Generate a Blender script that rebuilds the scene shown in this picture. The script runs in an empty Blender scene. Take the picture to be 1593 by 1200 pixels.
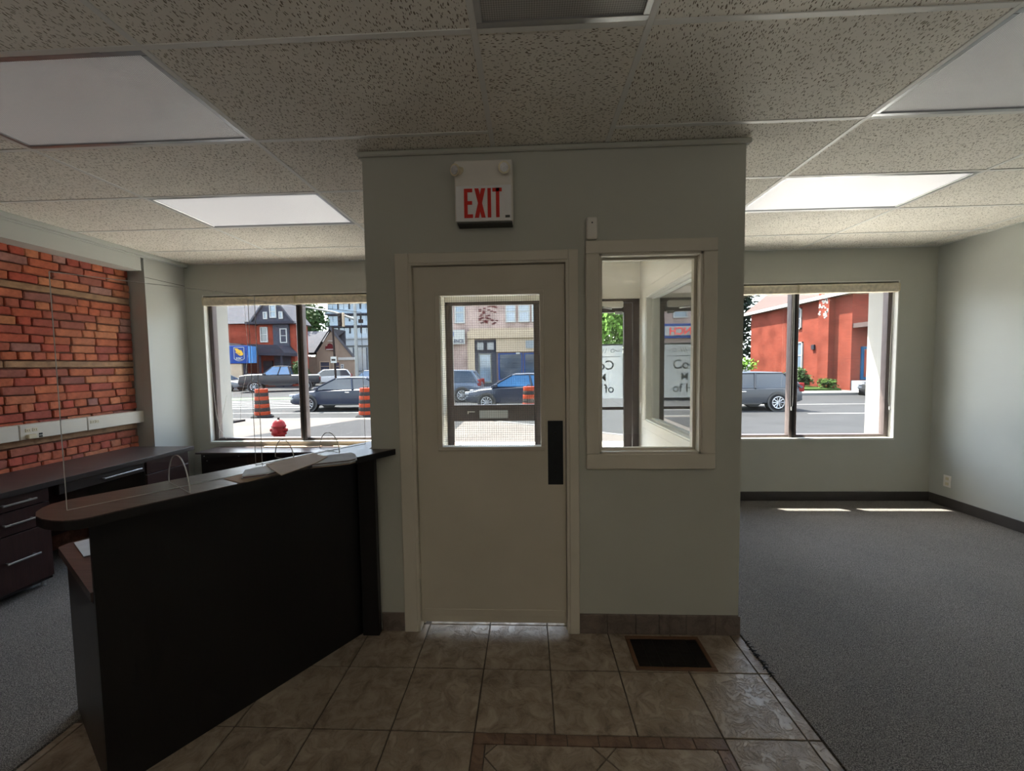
import bpy, math, random
from mathutils import Vector, Matrix
S = bpy.context.scene
C = S.collection
PI = math.pi

# ------------------------------------------------------------------ camera
EYE = 1.54
def setup_camera():
    yaw, pitch, roll = -.042, .0539, .0138
    cy, sy, cp, sp, cr, sr = math.cos(yaw), math.sin(yaw), math.cos(pitch), math.sin(pitch), math.cos(roll), math.sin(roll)
    r = Vector((cy, -sy, 0)); fw = Vector((sy, cy, 0)); u = Vector((0, 0, 1))
    f = fw * cp - u * sp; u2 = u * cp + fw * sp
    R = r * cr - u2 * sr; U = u2 * cr + r * sr
    cd = bpy.data.cameras.new('camera'); cam = bpy.data.objects.new('camera', cd); C.objects.link(cam)
    m = Matrix((R, U, -f)).transposed().to_4x4(); m.translation = (0, 0, EYE)
    cam.matrix_world = m
    cd.sensor_fit = 'HORIZONTAL'; cd.sensor_width = 36; cd.lens = 36 * 617.25 / 1593
    cd.clip_start = .05; cd.clip_end = 600
    S.camera = cam
setup_camera()

# ------------------------------------------------------------------ world, sun, exposure
SUN_AZ = Vector((-.75, .66))          # horizontal direction towards the sun
SUN_EL = math.radians(62)
w = bpy.data.worlds.new('world'); S.world = w; w.use_nodes = True
nt = w.node_tree; nt.nodes.clear()
out = nt.nodes.new('ShaderNodeOutputWorld'); bg = nt.nodes.new('ShaderNodeBackground')
sky = nt.nodes.new('ShaderNodeTexSky'); sky.sky_type = 'NISHITA'; sky.sun_disc = False
sky.sun_elevation = SUN_EL; sky.sun_rotation = math.atan2(SUN_AZ.x, SUN_AZ.y)
sky.altitude = 100; sky.air_density = 1.2; sky.dust_density = 2.0
tc = nt.nodes.new('ShaderNodeTexCoord'); nz = nt.nodes.new('ShaderNodeTexNoise'); nz.inputs['Scale'].default_value = 3.2
nz.inputs['Detail'].default_value = 6
rmp = nt.nodes.new('ShaderNodeValToRGB'); rmp.color_ramp.elements[0].position = .42; rmp.color_ramp.elements[1].position = .62
mx = nt.nodes.new('ShaderNodeMix'); mx.data_type = 'RGBA'
nt.links.new(tc.outputs['Generated'], nz.inputs['Vector']); nt.links.new(nz.outputs['Fac'], rmp.inputs['Fac'])
nt.links.new(rmp.outputs['Color'], mx.inputs['Factor']); nt.links.new(sky.outputs['Color'], mx.inputs['A'])
mx.inputs['B'].default_value = (6.5, 6.8, 7.2, 1)
nt.links.new(mx.outputs['Result'], bg.inputs['Color']); bg.inputs['Strength'].default_value = .80
nt.links.new(bg.outputs['Background'], out.inputs['Surface'])
sd = bpy.data.lights.new('sun', 'SUN'); sd.energy = 24.0; sd.angle = math.radians(.55); sd.color = (1, .93, .82)
so = bpy.data.objects.new('sun', sd); C.objects.link(so)
sdir = Vector((SUN_AZ.normalized().x * math.cos(SUN_EL), SUN_AZ.normalized().y * math.cos(SUN_EL), math.sin(SUN_EL)))
so.rotation_euler = sdir.to_track_quat('Z', 'Y').to_euler(); so.location = sdir * 60
# lit fill panels added behind the camera, unseen, to brighten the box front
def area(name, loc, sx, sy, e, rot=(0, 0, 0), col=(1, 1, 1), portal=False):
    a = bpy.data.lights.new(name, 'AREA'); a.shape = 'RECTANGLE'; a.size = sx; a.size_y = sy; a.energy = e; a.color = col
    o = bpy.data.objects.new(name, a); C.objects.link(o); o.location = loc; o.rotation_euler = rot
    if portal: a.cycles.is_portal = True
    return o
area('rear_down_fill', (3.0, -2.0, 2.69), 1.2, .6, 2.5, (0, 0, 0), (1, .93, .84))
area('rear_down_fill', (-3.0, -2.0, 2.69), 1.2, .6, 2, (0, 0, 0), (1, .93, .84))
for ux in (-1.9, 0, 1.9): area('rear_up_fill', (ux, -1.2, 2.0), 1.2, .3, 8.5, (PI, 0, 0), (1, .95, .88))   # upward fill added behind the camera to lift the near ceiling, fixtures unseen
area('portal_left', (-2.6, 4.78, 1.52), 2.3, 1.75, 1, (-PI/2, 0, 0), portal=True)
area('portal_right', (2.9, 4.78, 1.52), 2.1, 1.75, 1, (-PI/2, 0, 0), portal=True)
area('portal_entry', (.13, 3.96, 1.1), 1.86, 2.1, 1, (-PI/2, 0, 0), portal=True)
S.view_settings.view_transform = 'Standard'; S.view_settings.look = 'None'
S.view_settings.exposure = 0.68; S.view_settings.gamma = 1; S.view_settings.use_curve_mapping = False
try:
    S.cycles.use_denoising = True; S.cycles.denoiser = 'OPENIMAGEDENOISE'
    S.cycles.max_bounces = 10; S.cycles.diffuse_bounces = 6; S.cycles.transparent_max_bounces = 24
    S.cycles.sample_clamp_indirect = 6
except Exception: pass

# ------------------------------------------------------------------ materials
M = {}
def lin(c):
    return tuple(((v / 255) / 12.92 if v / 255 <= .04045 else ((v / 255 + .055) / 1.055) ** 2.4) for v in c) + (1,)
class NB:
    def __init__(s, name):
        s.m = bpy.data.materials.new(name); s.m.use_nodes = True; s.t = s.m.node_tree; s.t.nodes.clear()
        s.out = s.n('OutputMaterial'); M[name] = s.m
    def n(s, typ, **kw):
        x = s.t.nodes.new('ShaderNode' + typ)
        for k, v in kw.items():
            if k.startswith('i_'): x.inputs[k[2:].replace('_', ' ')].default_value = v
            else: setattr(x, k, v)
        return x
    def l(s, a, b): s.t.links.new(a, b)
    def co(s, scale=(1, 1, 1), rot=(0, 0, 0), kind='Object'):
        t = s.n('TexCoord'); mp = s.n('Mapping'); mp.inputs['Scale'].default_value = scale; mp.inputs['Rotation'].default_value = rot
        s.l(t.outputs[kind], mp.inputs['Vector']); return mp.outputs['Vector']
    def ramp(s, fac, pts):
        r = s.n('ValToRGB'); e = r.color_ramp.elements
        while len(e) < len(pts): e.new(.5)
        for q, (p, c) in zip(e, pts): q.position = p; q.color = c if len(c) == 4 else tuple(c) + (1,)
        s.l(fac, r.inputs['Fac']); return r.outputs['Color']
    def mix(s, fac, a, b, mode='MIX'):
        m = s.n('Mix', data_type='RGBA', blend_type=mode)
        for v, k in ((fac, 'Factor'), (a, 'A'), (b, 'B')):
            if hasattr(v, 'links'): s.l(v, m.inputs[k])
            else: m.inputs[k].default_value = v
        return m.outputs['Result']
    def bsdf(s, col, rough=.5, metal=0, spec=.5, bump=None, bs=.3, bd=.01, **kw):
        b = s.n('BsdfPrincipled')
        if hasattr(col, 'links'): s.l(col, b.inputs['Base Color'])
        else: b.inputs['Base Color'].default_value = col
        if hasattr(rough, 'links'): s.l(rough, b.inputs['Roughness'])
        else: b.inputs['Roughness'].default_value = rough
        b.inputs['Metallic'].default_value = metal; b.inputs['Specular IOR Level'].default_value = spec
        for k, v in kw.items(): b.inputs[k.replace('_', ' ')].default_value = v
        if bump is not None:
            bp = s.n('Bump'); bp.inputs['Strength'].default_value = bs; bp.inputs['Distance'].default_value = bd
            s.l(bump, bp.inputs['Height']); s.l(bp.outputs['Normal'], b.inputs['Normal'])
        s.l(b.outputs['BSDF'], s.out.inputs['Surface']); return b
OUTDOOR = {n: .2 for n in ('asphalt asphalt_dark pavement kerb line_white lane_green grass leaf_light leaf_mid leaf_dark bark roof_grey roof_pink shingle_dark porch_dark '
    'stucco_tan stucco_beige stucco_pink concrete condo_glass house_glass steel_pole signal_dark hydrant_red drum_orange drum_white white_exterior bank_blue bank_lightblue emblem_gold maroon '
    'shop_blue door_blue sign_navy paint_white paint_silver paint_blue paint_grey').split()}   # outdoor colours darkened below real reflectance to hold down the strong daylight
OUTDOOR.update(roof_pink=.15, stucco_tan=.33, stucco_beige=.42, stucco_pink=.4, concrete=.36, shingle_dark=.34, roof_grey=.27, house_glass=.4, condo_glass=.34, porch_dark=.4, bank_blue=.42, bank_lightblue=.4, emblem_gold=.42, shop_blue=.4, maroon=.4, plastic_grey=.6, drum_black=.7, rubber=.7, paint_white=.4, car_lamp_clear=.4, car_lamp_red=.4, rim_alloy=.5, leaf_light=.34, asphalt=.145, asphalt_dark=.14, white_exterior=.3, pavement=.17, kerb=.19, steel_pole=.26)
def pm(name, rgb, rough=.55, var=.08, scale=6, bump=.0, bscale=60, metal=0, spec=.5, rnd=0, **kw):
    """plain procedural material: colour with a little noise, fine relief"""
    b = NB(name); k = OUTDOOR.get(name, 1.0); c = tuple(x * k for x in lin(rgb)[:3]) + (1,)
    v = b.co(); n = b.n('TexNoise'); n.inputs['Scale'].default_value = scale; n.inputs['Detail'].default_value = 4; b.l(v, n.inputs['Vector'])
    lo = tuple(x * (1 - var) for x in c[:3]) + (1,); hi = tuple(min(1, x * (1 + var)) for x in c[:3]) + (1,)
    col = b.ramp(n.outputs['Fac'], [(.3, lo), (.7, hi)])
    if rnd:
        oi = b.n('ObjectInfo'); r = b.ramp(oi.outputs['Random'], [(0, (1 - rnd,) * 3), (1, (1 + rnd,) * 3)]); col = b.mix(1.0, col, r, 'MULTIPLY')
    bm = None
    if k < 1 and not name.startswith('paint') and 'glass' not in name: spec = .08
    if bump:
        n2 = b.n('TexNoise'); n2.inputs['Scale'].default_value = bscale; n2.inputs['Detail'].default_value = 3; b.l(v, n2.inputs['Vector']); bm = n2.outputs['Fac']
    b.bsdf(col, rough, metal, spec, bm, bump, .01, **kw); return b.m
pm('wall_paint', (190, 191, 181), .6, .03, 2, .06, 220)
pm('wall_paint_smooth', (186, 189, 184), .5, .03, 2, .04, 220)
pm('trim_paint', (214, 208, 194), .42, .03, 5, .03, 90)
pm('door_paint', (206, 199, 184), .38, .05, 2.5, .05, 60)
pm('white_paint', (225, 224, 218), .45, .03, 4)
pm('vestibule_paint', (240, 236, 228), .55, .03, 3)
pm('white_exterior', (236, 234, 228), .6, .04, 4)
pm('bronze_metal', (92, 82, 80), .38, .12, 9, .03, 40, metal=.35)
pm('grid_white', (225, 225, 220), .4, .03, 8)
pm('aluminium', (176, 178, 180), .3, .05, 12, metal=.85)
pm('chrome', (200, 200, 200), .18, .03, 12, metal=1)
pm('plastic_white', (232, 228, 220), .4, .03, 10)
pm('plastic_cream', (215, 205, 175), .45, .05, 10)
pm('plastic_grey', (110, 110, 105), .5, .05, 10)
pm('lamp_glass', (235, 235, 235), .15, .2, 60, .3, 300, metal=.3)
pm('black_plastic', (18, 18, 19), .5, .1, 10)
pm('dark_vinyl', (66, 62, 60), .5, .06, 12)
pm('sign_red', (215, 40, 28), .5, .04, 20)
pm('sign_face', (240, 240, 240), .5, .03, 20)
pm('push_plate', (46, 50, 54), .35, .1, 30, metal=.5)
pm('black_void', (10, 10, 10), .9)
pm('paper_white', (205, 212, 222), .7, .05, 20)
pm('paper_manila', (164, 140, 116), .7, .06, 14)
pm('paper_card', (160, 138, 116), .75, .08, 14)
pm('paper_red', (110, 45, 48), .6, .1, 14)
pm('paper_grey', (150, 150, 150), .7, .1, 25)
pm('raceway_metal', (212, 206, 192), .42, .03, 6)
pm('blind_fabric', (222, 212, 190), .8, .16, 28, .15, 60)
pm('cord', (205, 203, 196), .6)
pm('register_wood', (98, 66, 44), .45, .15, 12)
pm('register_dark', (22, 15, 12), .6)
pm('timber', (156, 122, 92), .8, .3, 14, .5, 50)
pm('mortar', (112, 78, 64), .95, .35, 18, .8, 60)
pm('grout', (84, 76, 68), .9, .15, 30)
pm('light_concrete', (196, 191, 182), .9, .08, 3, .2, 30)
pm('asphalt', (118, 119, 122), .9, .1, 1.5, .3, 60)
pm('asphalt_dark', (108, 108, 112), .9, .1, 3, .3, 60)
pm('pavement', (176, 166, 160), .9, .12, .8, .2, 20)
pm('kerb', (196, 194, 190), .85, .06, 4)
pm('line_white', (228, 228, 224), .8, .12, 5)
pm('lane_green', (150, 176, 140), .85, .15, 3)
pm('grass', (98, 132, 62), .9, .35, 3, .5, 30)
pm('leaf_light', (128, 176, 72), .7, .35, 2.5)
pm('leaf_mid', (86, 122, 66), .7, .35, 2.5)
pm('leaf_dark', (52, 76, 50), .75, .35, 2.5)
pm('bark', (84, 70, 58), .9, .2, 10)
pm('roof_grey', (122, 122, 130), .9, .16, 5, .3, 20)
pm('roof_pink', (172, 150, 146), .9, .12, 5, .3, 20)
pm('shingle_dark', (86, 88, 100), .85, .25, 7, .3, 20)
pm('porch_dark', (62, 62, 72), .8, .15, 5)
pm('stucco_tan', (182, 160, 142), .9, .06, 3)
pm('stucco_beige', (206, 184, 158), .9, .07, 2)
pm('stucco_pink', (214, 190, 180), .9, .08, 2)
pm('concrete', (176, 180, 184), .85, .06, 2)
pm('condo_glass', (88, 120, 150), .12, .3, .5, spec=.9)
pm('dark_glass', (46, 54, 66), .1, .3, .8, spec=.8)
pm('house_glass', (120, 140, 160), .12, .3, 1, spec=.9)
pm('steel_pole', (196, 196, 192), .5, .05, 4, metal=.2)
pm('signal_dark', (70, 54, 50), .6)
pm('hydrant_red', (176, 34, 38), .4, .12, 12)
pm('drum_orange', (238, 92, 48), .5, .06, 12)
pm('drum_black', (44, 38, 36), .6)
pm('drum_white', (235, 225, 215), .5)
pm('rubber', (30, 30, 32), .8, .1, 10)
pm('rim_alloy', (190, 192, 196), .3, .05, 10, metal=.8)
pm('car_glass', (24, 34, 44), .06, .2, 1, spec=.45)
pm('car_glass_blue', (40, 78, 112), .06, .2, 1, spec=.45)
pm('car_lamp_red', (150, 26, 28), .25)
pm('car_lamp_clear', (220, 222, 226), .15, spec=.8)
def paint(name, rgb, metal=.0): pm(name, rgb, .3, .04, 1.2, metal=metal, spec=.2, Coat_Weight=.12, Coat_Roughness=.06)
paint('paint_navy', (22, 28, 42)); paint('paint_black', (24, 25, 30)); paint('paint_white', (226, 228, 230), 0)
paint('paint_grey', (96, 100, 108), .0); paint('paint_silver', (170, 174, 180), .0); paint('paint_blue', (130, 150, 180), .3)
pm('bank_blue', (28, 72, 150), .4, .05, 3); pm('bank_lightblue', (90, 150, 215), .4); pm('emblem_gold', (236, 184, 60), .4)
pm('maroon', (112, 40, 46), .5); pm('shop_blue', (44, 84, 160), .5, .06, 3); pm('door_blue', (40, 130, 190), .5)
pm('sign_navy', (40, 60, 110), .5); pm('frost_line', (120, 132, 138), .6)

def wood_mat(name, rgb, rough=.35, var=.35):
    b = NB(name); v = b.co((2, 40, 2)); n = b.n('TexNoise'); n.inputs['Scale'].default_value = 3; n.inputs['Detail'].default_value = 5; b.l(v, n.inputs['Vector'])
    c = lin(rgb); col = b.ramp(n.outputs['Fac'], [(.3, tuple(x * (1 - var) for x in c[:3])), (.7, tuple(x * (1 + var) for x in c[:3]))])
    b.bsdf(col, rough, bump=n.outputs['Fac'], bs=.05)
wood_mat('worktop_dark', (74, 62, 60), .34); wood_mat('espresso', (30, 22, 22), .4); wood_mat('mahogany', (46, 22, 20), .36)
wood_mat('panel_black', (16, 15, 17), .42, .2)

def glass_mat(name, tint=(.97, .985, .98), ior=1.5, rough=0.0, boost=1.0):
    b = NB(name); tr = b.n('BsdfTransparent'); tr.inputs['Color'].default_value = tint + (1,)
    gl = b.n('BsdfGlossy'); gl.inputs['Roughness'].default_value = rough; gl.inputs['Color'].default_value = (1, 1, 1, 1)
    fr = b.n('Fresnel'); fr.inputs['IOR'].default_value = ior
    g = b.n('NewGeometry'); s1 = b.n('Math', operation='SUBTRACT'); s1.inputs[0].default_value = 1; b.l(g.outputs['Backfacing'], s1.inputs[1])
    a = b.n('Math', operation='SUBTRACT'); a.inputs[0].default_value = 1; b.l(fr.outputs['Fac'], a.inputs[1])
    p = b.n('Math', operation='POWER'); b.l(a.outputs[0], p.inputs[0]); p.inputs[1].default_value = 2 * boost
    q = b.n('Math', operation='SUBTRACT'); q.inputs[0].default_value = 1; b.l(p.outputs[0], q.inputs[1])
    f = b.n('Math', operation='MULTIPLY'); b.l(q.outputs[0], f.inputs[0]); b.l(s1.outputs[0], f.inputs[1])
    ms = b.n('MixShader'); b.l(f.outputs[0], ms.inputs['Fac']); b.l(tr.outputs[0], ms.inputs[1]); b.l(gl.outputs[0], ms.inputs[2])
    b.l(ms.outputs[0], b.out.inputs['Surface'])
glass_mat('glass'); glass_mat('glass_reflective', (.92, .94, .94), 2.0); glass_mat('acrylic', (.985, .99, .99), 1.35)
def frost_mat():
    b = NB('frosted_film'); tr = b.n('BsdfTransparent'); df = b.n('BsdfDiffuse'); df.inputs['Color'].default_value = (.62, .65, .66, 1)
    tl = b.n('BsdfTranslucent'); tl.inputs['Color'].default_value = (.55, .58, .6, 1)
    m1 = b.n('MixShader'); m1.inputs[0].default_value = .6; b.l(df.outputs[0], m1.inputs[1]); b.l(tl.outputs[0], m1.inputs[2])
    m2 = b.n('MixShader'); m2.inputs[0].default_value = .8; b.l(tr.outputs[0], m2.inputs[1]); b.l(m1.outputs[0], m2.inputs[2])
    b.l(m2.outputs[0], b.out.inputs['Surface'])
frost_mat()
def edge_mat():
    b = NB('acrylic_edge'); b.bsdf((.55, .56, .56, 1), .25)
edge_mat()

def brick_piece_mat():
    b = NB('brick_clay'); oi = b.n('ObjectInfo')
    base = b.ramp(oi.outputs['Random'], [(0, lin((172, 90, 66))), (.2, lin((190, 110, 76))), (.38, lin((176, 82, 64))), (.55, lin((158, 84, 72))), (.68, lin((196, 130, 92))), (.8, lin((182, 98, 74))), (.93, lin((140, 88, 80))), (1, lin((178, 136, 126)))])
    v = b.co((1, 1, 1), kind='Object'); n = b.n('TexNoise'); n.inputs['Scale'].default_value = 24; n.inputs['Detail'].default_value = 6; b.l(v, n.inputs['Vector'])
    col = b.mix(1.0, base, b.ramp(n.outputs['Fac'], [(.25, (.62, .58, .55)), (.75, (1.25, 1.22, 1.2))]), 'MULTIPLY')
    n2 = b.n('TexNoise'); n2.inputs['Scale'].default_value = 7; n2.inputs['Detail'].default_value = 5; n2.inputs['Roughness'].default_value = .7; b.l(v, n2.inputs['Vector'])
    col = b.mix(b.ramp(n2.outputs['Fac'], [(.63, (0, 0, 0)), (.7, (.6, .6, .6))]), col, lin((186, 160, 152)))
    b.bsdf(col, .85, bump=n.outputs['Fac'], bs=.6, bd=.006)
brick_piece_mat()
def far_brick(name, c1, c2, mor, sc=1.0, axis='x'):
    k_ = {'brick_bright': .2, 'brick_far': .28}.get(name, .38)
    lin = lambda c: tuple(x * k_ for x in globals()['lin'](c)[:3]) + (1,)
    b = NB(name); t = b.n('TexCoord'); sp = b.n('SeparateXYZ'); b.l(t.outputs['Object'], sp.inputs[0])
    ad = b.n('Math', operation='ADD'); b.l(sp.outputs[0], ad.inputs[0]); b.l(sp.outputs[1], ad.inputs[1])
    cb = b.n('CombineXYZ'); b.l(ad.outputs[0], cb.inputs[0]); b.l(sp.outputs[2], cb.inputs[1])
    br = b.n('TexBrick'); b.l(cb.outputs[0], br.inputs['Vector']); br.inputs['Color1'].default_value = lin(c1); br.inputs['Color2'].default_value = lin(c2)
    br.inputs['Mortar'].default_value = lin(mor); br.inputs['Scale'].default_value = 4.5 * sc; br.inputs['Mortar Size'].default_value = .02
    br.inputs['Brick Width'].default_value = .95; br.inputs['Row Height'].default_value = .34
    n = b.n('TexNoise'); n.inputs['Scale'].default_value = .9; n.inputs['Detail'].default_value = 6; b.l(t.outputs['Object'], n.inputs['Vector'])
    col = b.mix(1.0, br.outputs['Color'], b.ramp(n.outputs['Fac'], [(.3, (.7, .68, .68)), (.5, (.98, .98, .98)), (.7, (1.2, 1.2, 1.2))]), 'MULTIPLY')
    b.bsdf(col, .9, spec=.04)
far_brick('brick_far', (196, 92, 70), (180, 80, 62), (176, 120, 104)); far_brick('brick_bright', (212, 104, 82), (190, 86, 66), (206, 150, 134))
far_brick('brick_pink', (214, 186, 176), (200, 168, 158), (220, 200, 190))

def ceiling_tile_mat(name, rot):
    b = NB(name)
    v0 = b.co((1, 1, 1), (0, 0, rot))
    oi = b.n('ObjectInfo'); sc = b.n('VectorMath', operation='SCALE'); b.l(oi.outputs['Location'], sc.inputs[0]); sc.inputs['Scale'].default_value = 3.17
    ad = b.n('VectorMath', operation='ADD'); b.l(v0, ad.inputs[0]); b.l(sc.outputs[0], ad.inputs[1])
    nd = b.n('TexNoise'); nd.inputs['Scale'].default_value = 28; nd.inputs['Detail'].default_value = 2; b.l(ad.outputs[0], nd.inputs['Vector'])
    ds = b.n('VectorMath', operation='SCALE'); b.l(nd.outputs['Color'], ds.inputs[0]); ds.inputs['Scale'].default_value = .022
    a2 = b.n('VectorMath', operation='ADD'); b.l(ad.outputs[0], a2.inputs[0]); b.l(ds.outputs[0], a2.inputs[1])
    sz = b.n('VectorMath', operation='MULTIPLY'); b.l(a2.outputs[0], sz.inputs[0]); sz.inputs[1].default_value = (135, 46, 0)
    vo = b.n('TexVoronoi', feature='F1', voronoi_dimensions='2D'); vo.inputs['Scale'].default_value = 1; b.l(sz.outputs[0], vo.inputs['Vector'])
    sp = b.n('SeparateColor'); b.l(vo.outputs['Color'], sp.inputs[0])
    mul = b.n('Math', operation='MULTIPLY'); b.l(sp.outputs[0], mul.inputs[0]); mul.inputs[1].default_value = .36
    lt = b.n('Math', operation='SUBTRACT'); b.l(mul.outputs[0], lt.inputs[0]); b.l(vo.outputs['Distance'], lt.inputs[1])
    hole = b.ramp(lt.outputs[0], [(0, (0, 0, 0)), (.05, (1, 1, 1))])
    n = b.n('TexNoise'); n.inputs['Scale'].default_value = 5; b.l(ad.outputs[0], n.inputs['Vector'])
    base = b.ramp(n.outputs['Fac'], [(.3, lin((232, 228, 218))), (.7, lin((240, 236, 226)))])
    col = b.mix(hole, base, lin((130, 122, 104)))
    inv = b.n('Math', operation='SUBTRACT'); inv.inputs[0].default_value = 1; b.l(hole, inv.inputs[1])
    b.bsdf(col, .9, bump=inv.outputs[0], bs=.5, bd=.003)
ceiling_tile_mat('ceiling_tile_a', .12); ceiling_tile_mat('ceiling_tile_b', PI/2)

def lens_mat(name, c, rough):
    b = NB(name); v = b.co((1, 1, 1)); wv = b.n('TexWave', wave_type='BANDS', bands_direction='X', wave_profile='SIN'); wv.inputs['Scale'].default_value = 36; b.l(v, wv.inputs['Vector'])
    col = b.ramp(wv.outputs['Fac'], [(0, tuple(x * .55 for x in c) + (1,)), (1, c + (1,))])
    b.bsdf(col, rough, spec=1.0, bump=wv.outputs['Fac'], bs=.5, bd=.003, IOR=1.6)
lens_mat('lens', (.93, .925, .93), .25)
def lens_glow():
    lens_mat('lens_glow', (.93, .925, .93), .25)
    m = M['lens_glow']; p = [n for n in m.node_tree.nodes if n.type == 'BSDF_PRINCIPLED'][0]; p.inputs['Emission Color'].default_value = (1, .98, .97, 1); p.inputs['Emission Strength'].default_value = .24  # glow stands in for daylight caught by the unlit lens
    m = M['lens']; p = [n for n in m.node_tree.nodes if n.type == 'BSDF_PRINCIPLED'][0]; p.inputs['Emission Color'].default_value = (1, .97, .95, 1); p.inputs['Emission Strength'].default_value = .05  # weaker glow added to lift the other unlit lenses
lens_glow()
def lens2():
    b = NB('lens_dark'); v = b.co((1, 1, 1), (0, 0, .78)); ch = b.n('TexChecker'); ch.inputs['Scale'].default_value = 170; b.l(v, ch.inputs['Vector'])
    ch.inputs['Color1'].default_value = (.26, .25, .24, 1); ch.inputs['Color2'].default_value = (.42, .41, .39, 1)
    b.bsdf(ch.outputs['Color'], .35, bump=ch.outputs['Fac'], bs=.4, bd=.003)
lens2()

def slate_mat(name, c0, c1, c2):
    b = NB(name); v = b.co(); oi = b.n('ObjectInfo'); sc = b.n('VectorMath', operation='SCALE'); b.l(oi.outputs['Random'], sc.inputs[0]); 
    cx = b.n('CombineXYZ'); mm = b.n('Math', operation='MULTIPLY'); b.l(oi.outputs['Random'], mm.inputs[0]); mm.inputs[1].default_value = 37
    b.l(mm.outputs[0], cx.inputs[0]); b.l(mm.outputs[0], cx.inputs[2]); ad = b.n('VectorMath', operation='ADD'); b.l(v, ad.inputs[0]); b.l(cx.outputs[0], ad.inputs[1])
    n = b.n('TexNoise'); n.inputs['Scale'].default_value = 13; n.inputs['Detail'].default_value = 10; n.inputs['Roughness'].default_value = .68; n.inputs['Distortion'].default_value = .7; b.l(ad.outputs[0], n.inputs['Vector'])
    col = b.ramp(n.outputs['Fac'], [(.32, lin(c0)), (.5, lin(c1)), (.68, lin(c2))])
    mp = b.ramp(n.outputs['Fac'], [(.3, (0, 0, 0)), (.46, (.5, .5, .5)), (.5, (.55, .55, .55)), (.54, (.9, .9, .9)), (.8, (1, 1, 1))])
    ro = b.ramp(n.outputs['Fac'], [(.3, (.55, .55, .55)), (.7, (.32, .32, .32))])
    b.bsdf(col, ro, bump=mp, bs=.7, bd=.006)
slate_mat('floor_slate', (112, 98, 84), (150, 136, 120), (172, 160, 144)); slate_mat('base_slate', (96, 84, 76), (118, 106, 98), (134, 122, 112))
slate_mat('accent_slate', (88, 68, 54), (116, 92, 76), (134, 110, 92))

def carpet_mat():
    b = NB('carpet'); v = b.co(); n = b.n('TexNoise'); n.inputs['Scale'].default_value = 260; n.inputs['Detail'].default_value = 3; n.inputs['Roughness'].default_value = .8; b.l(v, n.inputs['Vector'])
    n2 = b.n('TexNoise'); n2.inputs['Scale'].default_value = 1.4; n2.inputs['Detail'].default_value = 4; b.l(v, n2.inputs['Vector'])
    col = b.ramp(n.outputs['Fac'], [(.38, lin((52, 50, 50))), (.5, lin((104, 101, 98))), (.63, lin((168, 164, 158)))])
    col = b.mix(1.0, col, b.ramp(n2.outputs['Fac'], [(.3, (.88, .88, .88)), (.7, (1.08, 1.07, 1.06))]), 'MULTIPLY')
    b.bsdf(col, .95, spec=.15, bump=n.outputs['Fac'], bs=.5, bd=.003)
carpet_mat()

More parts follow.
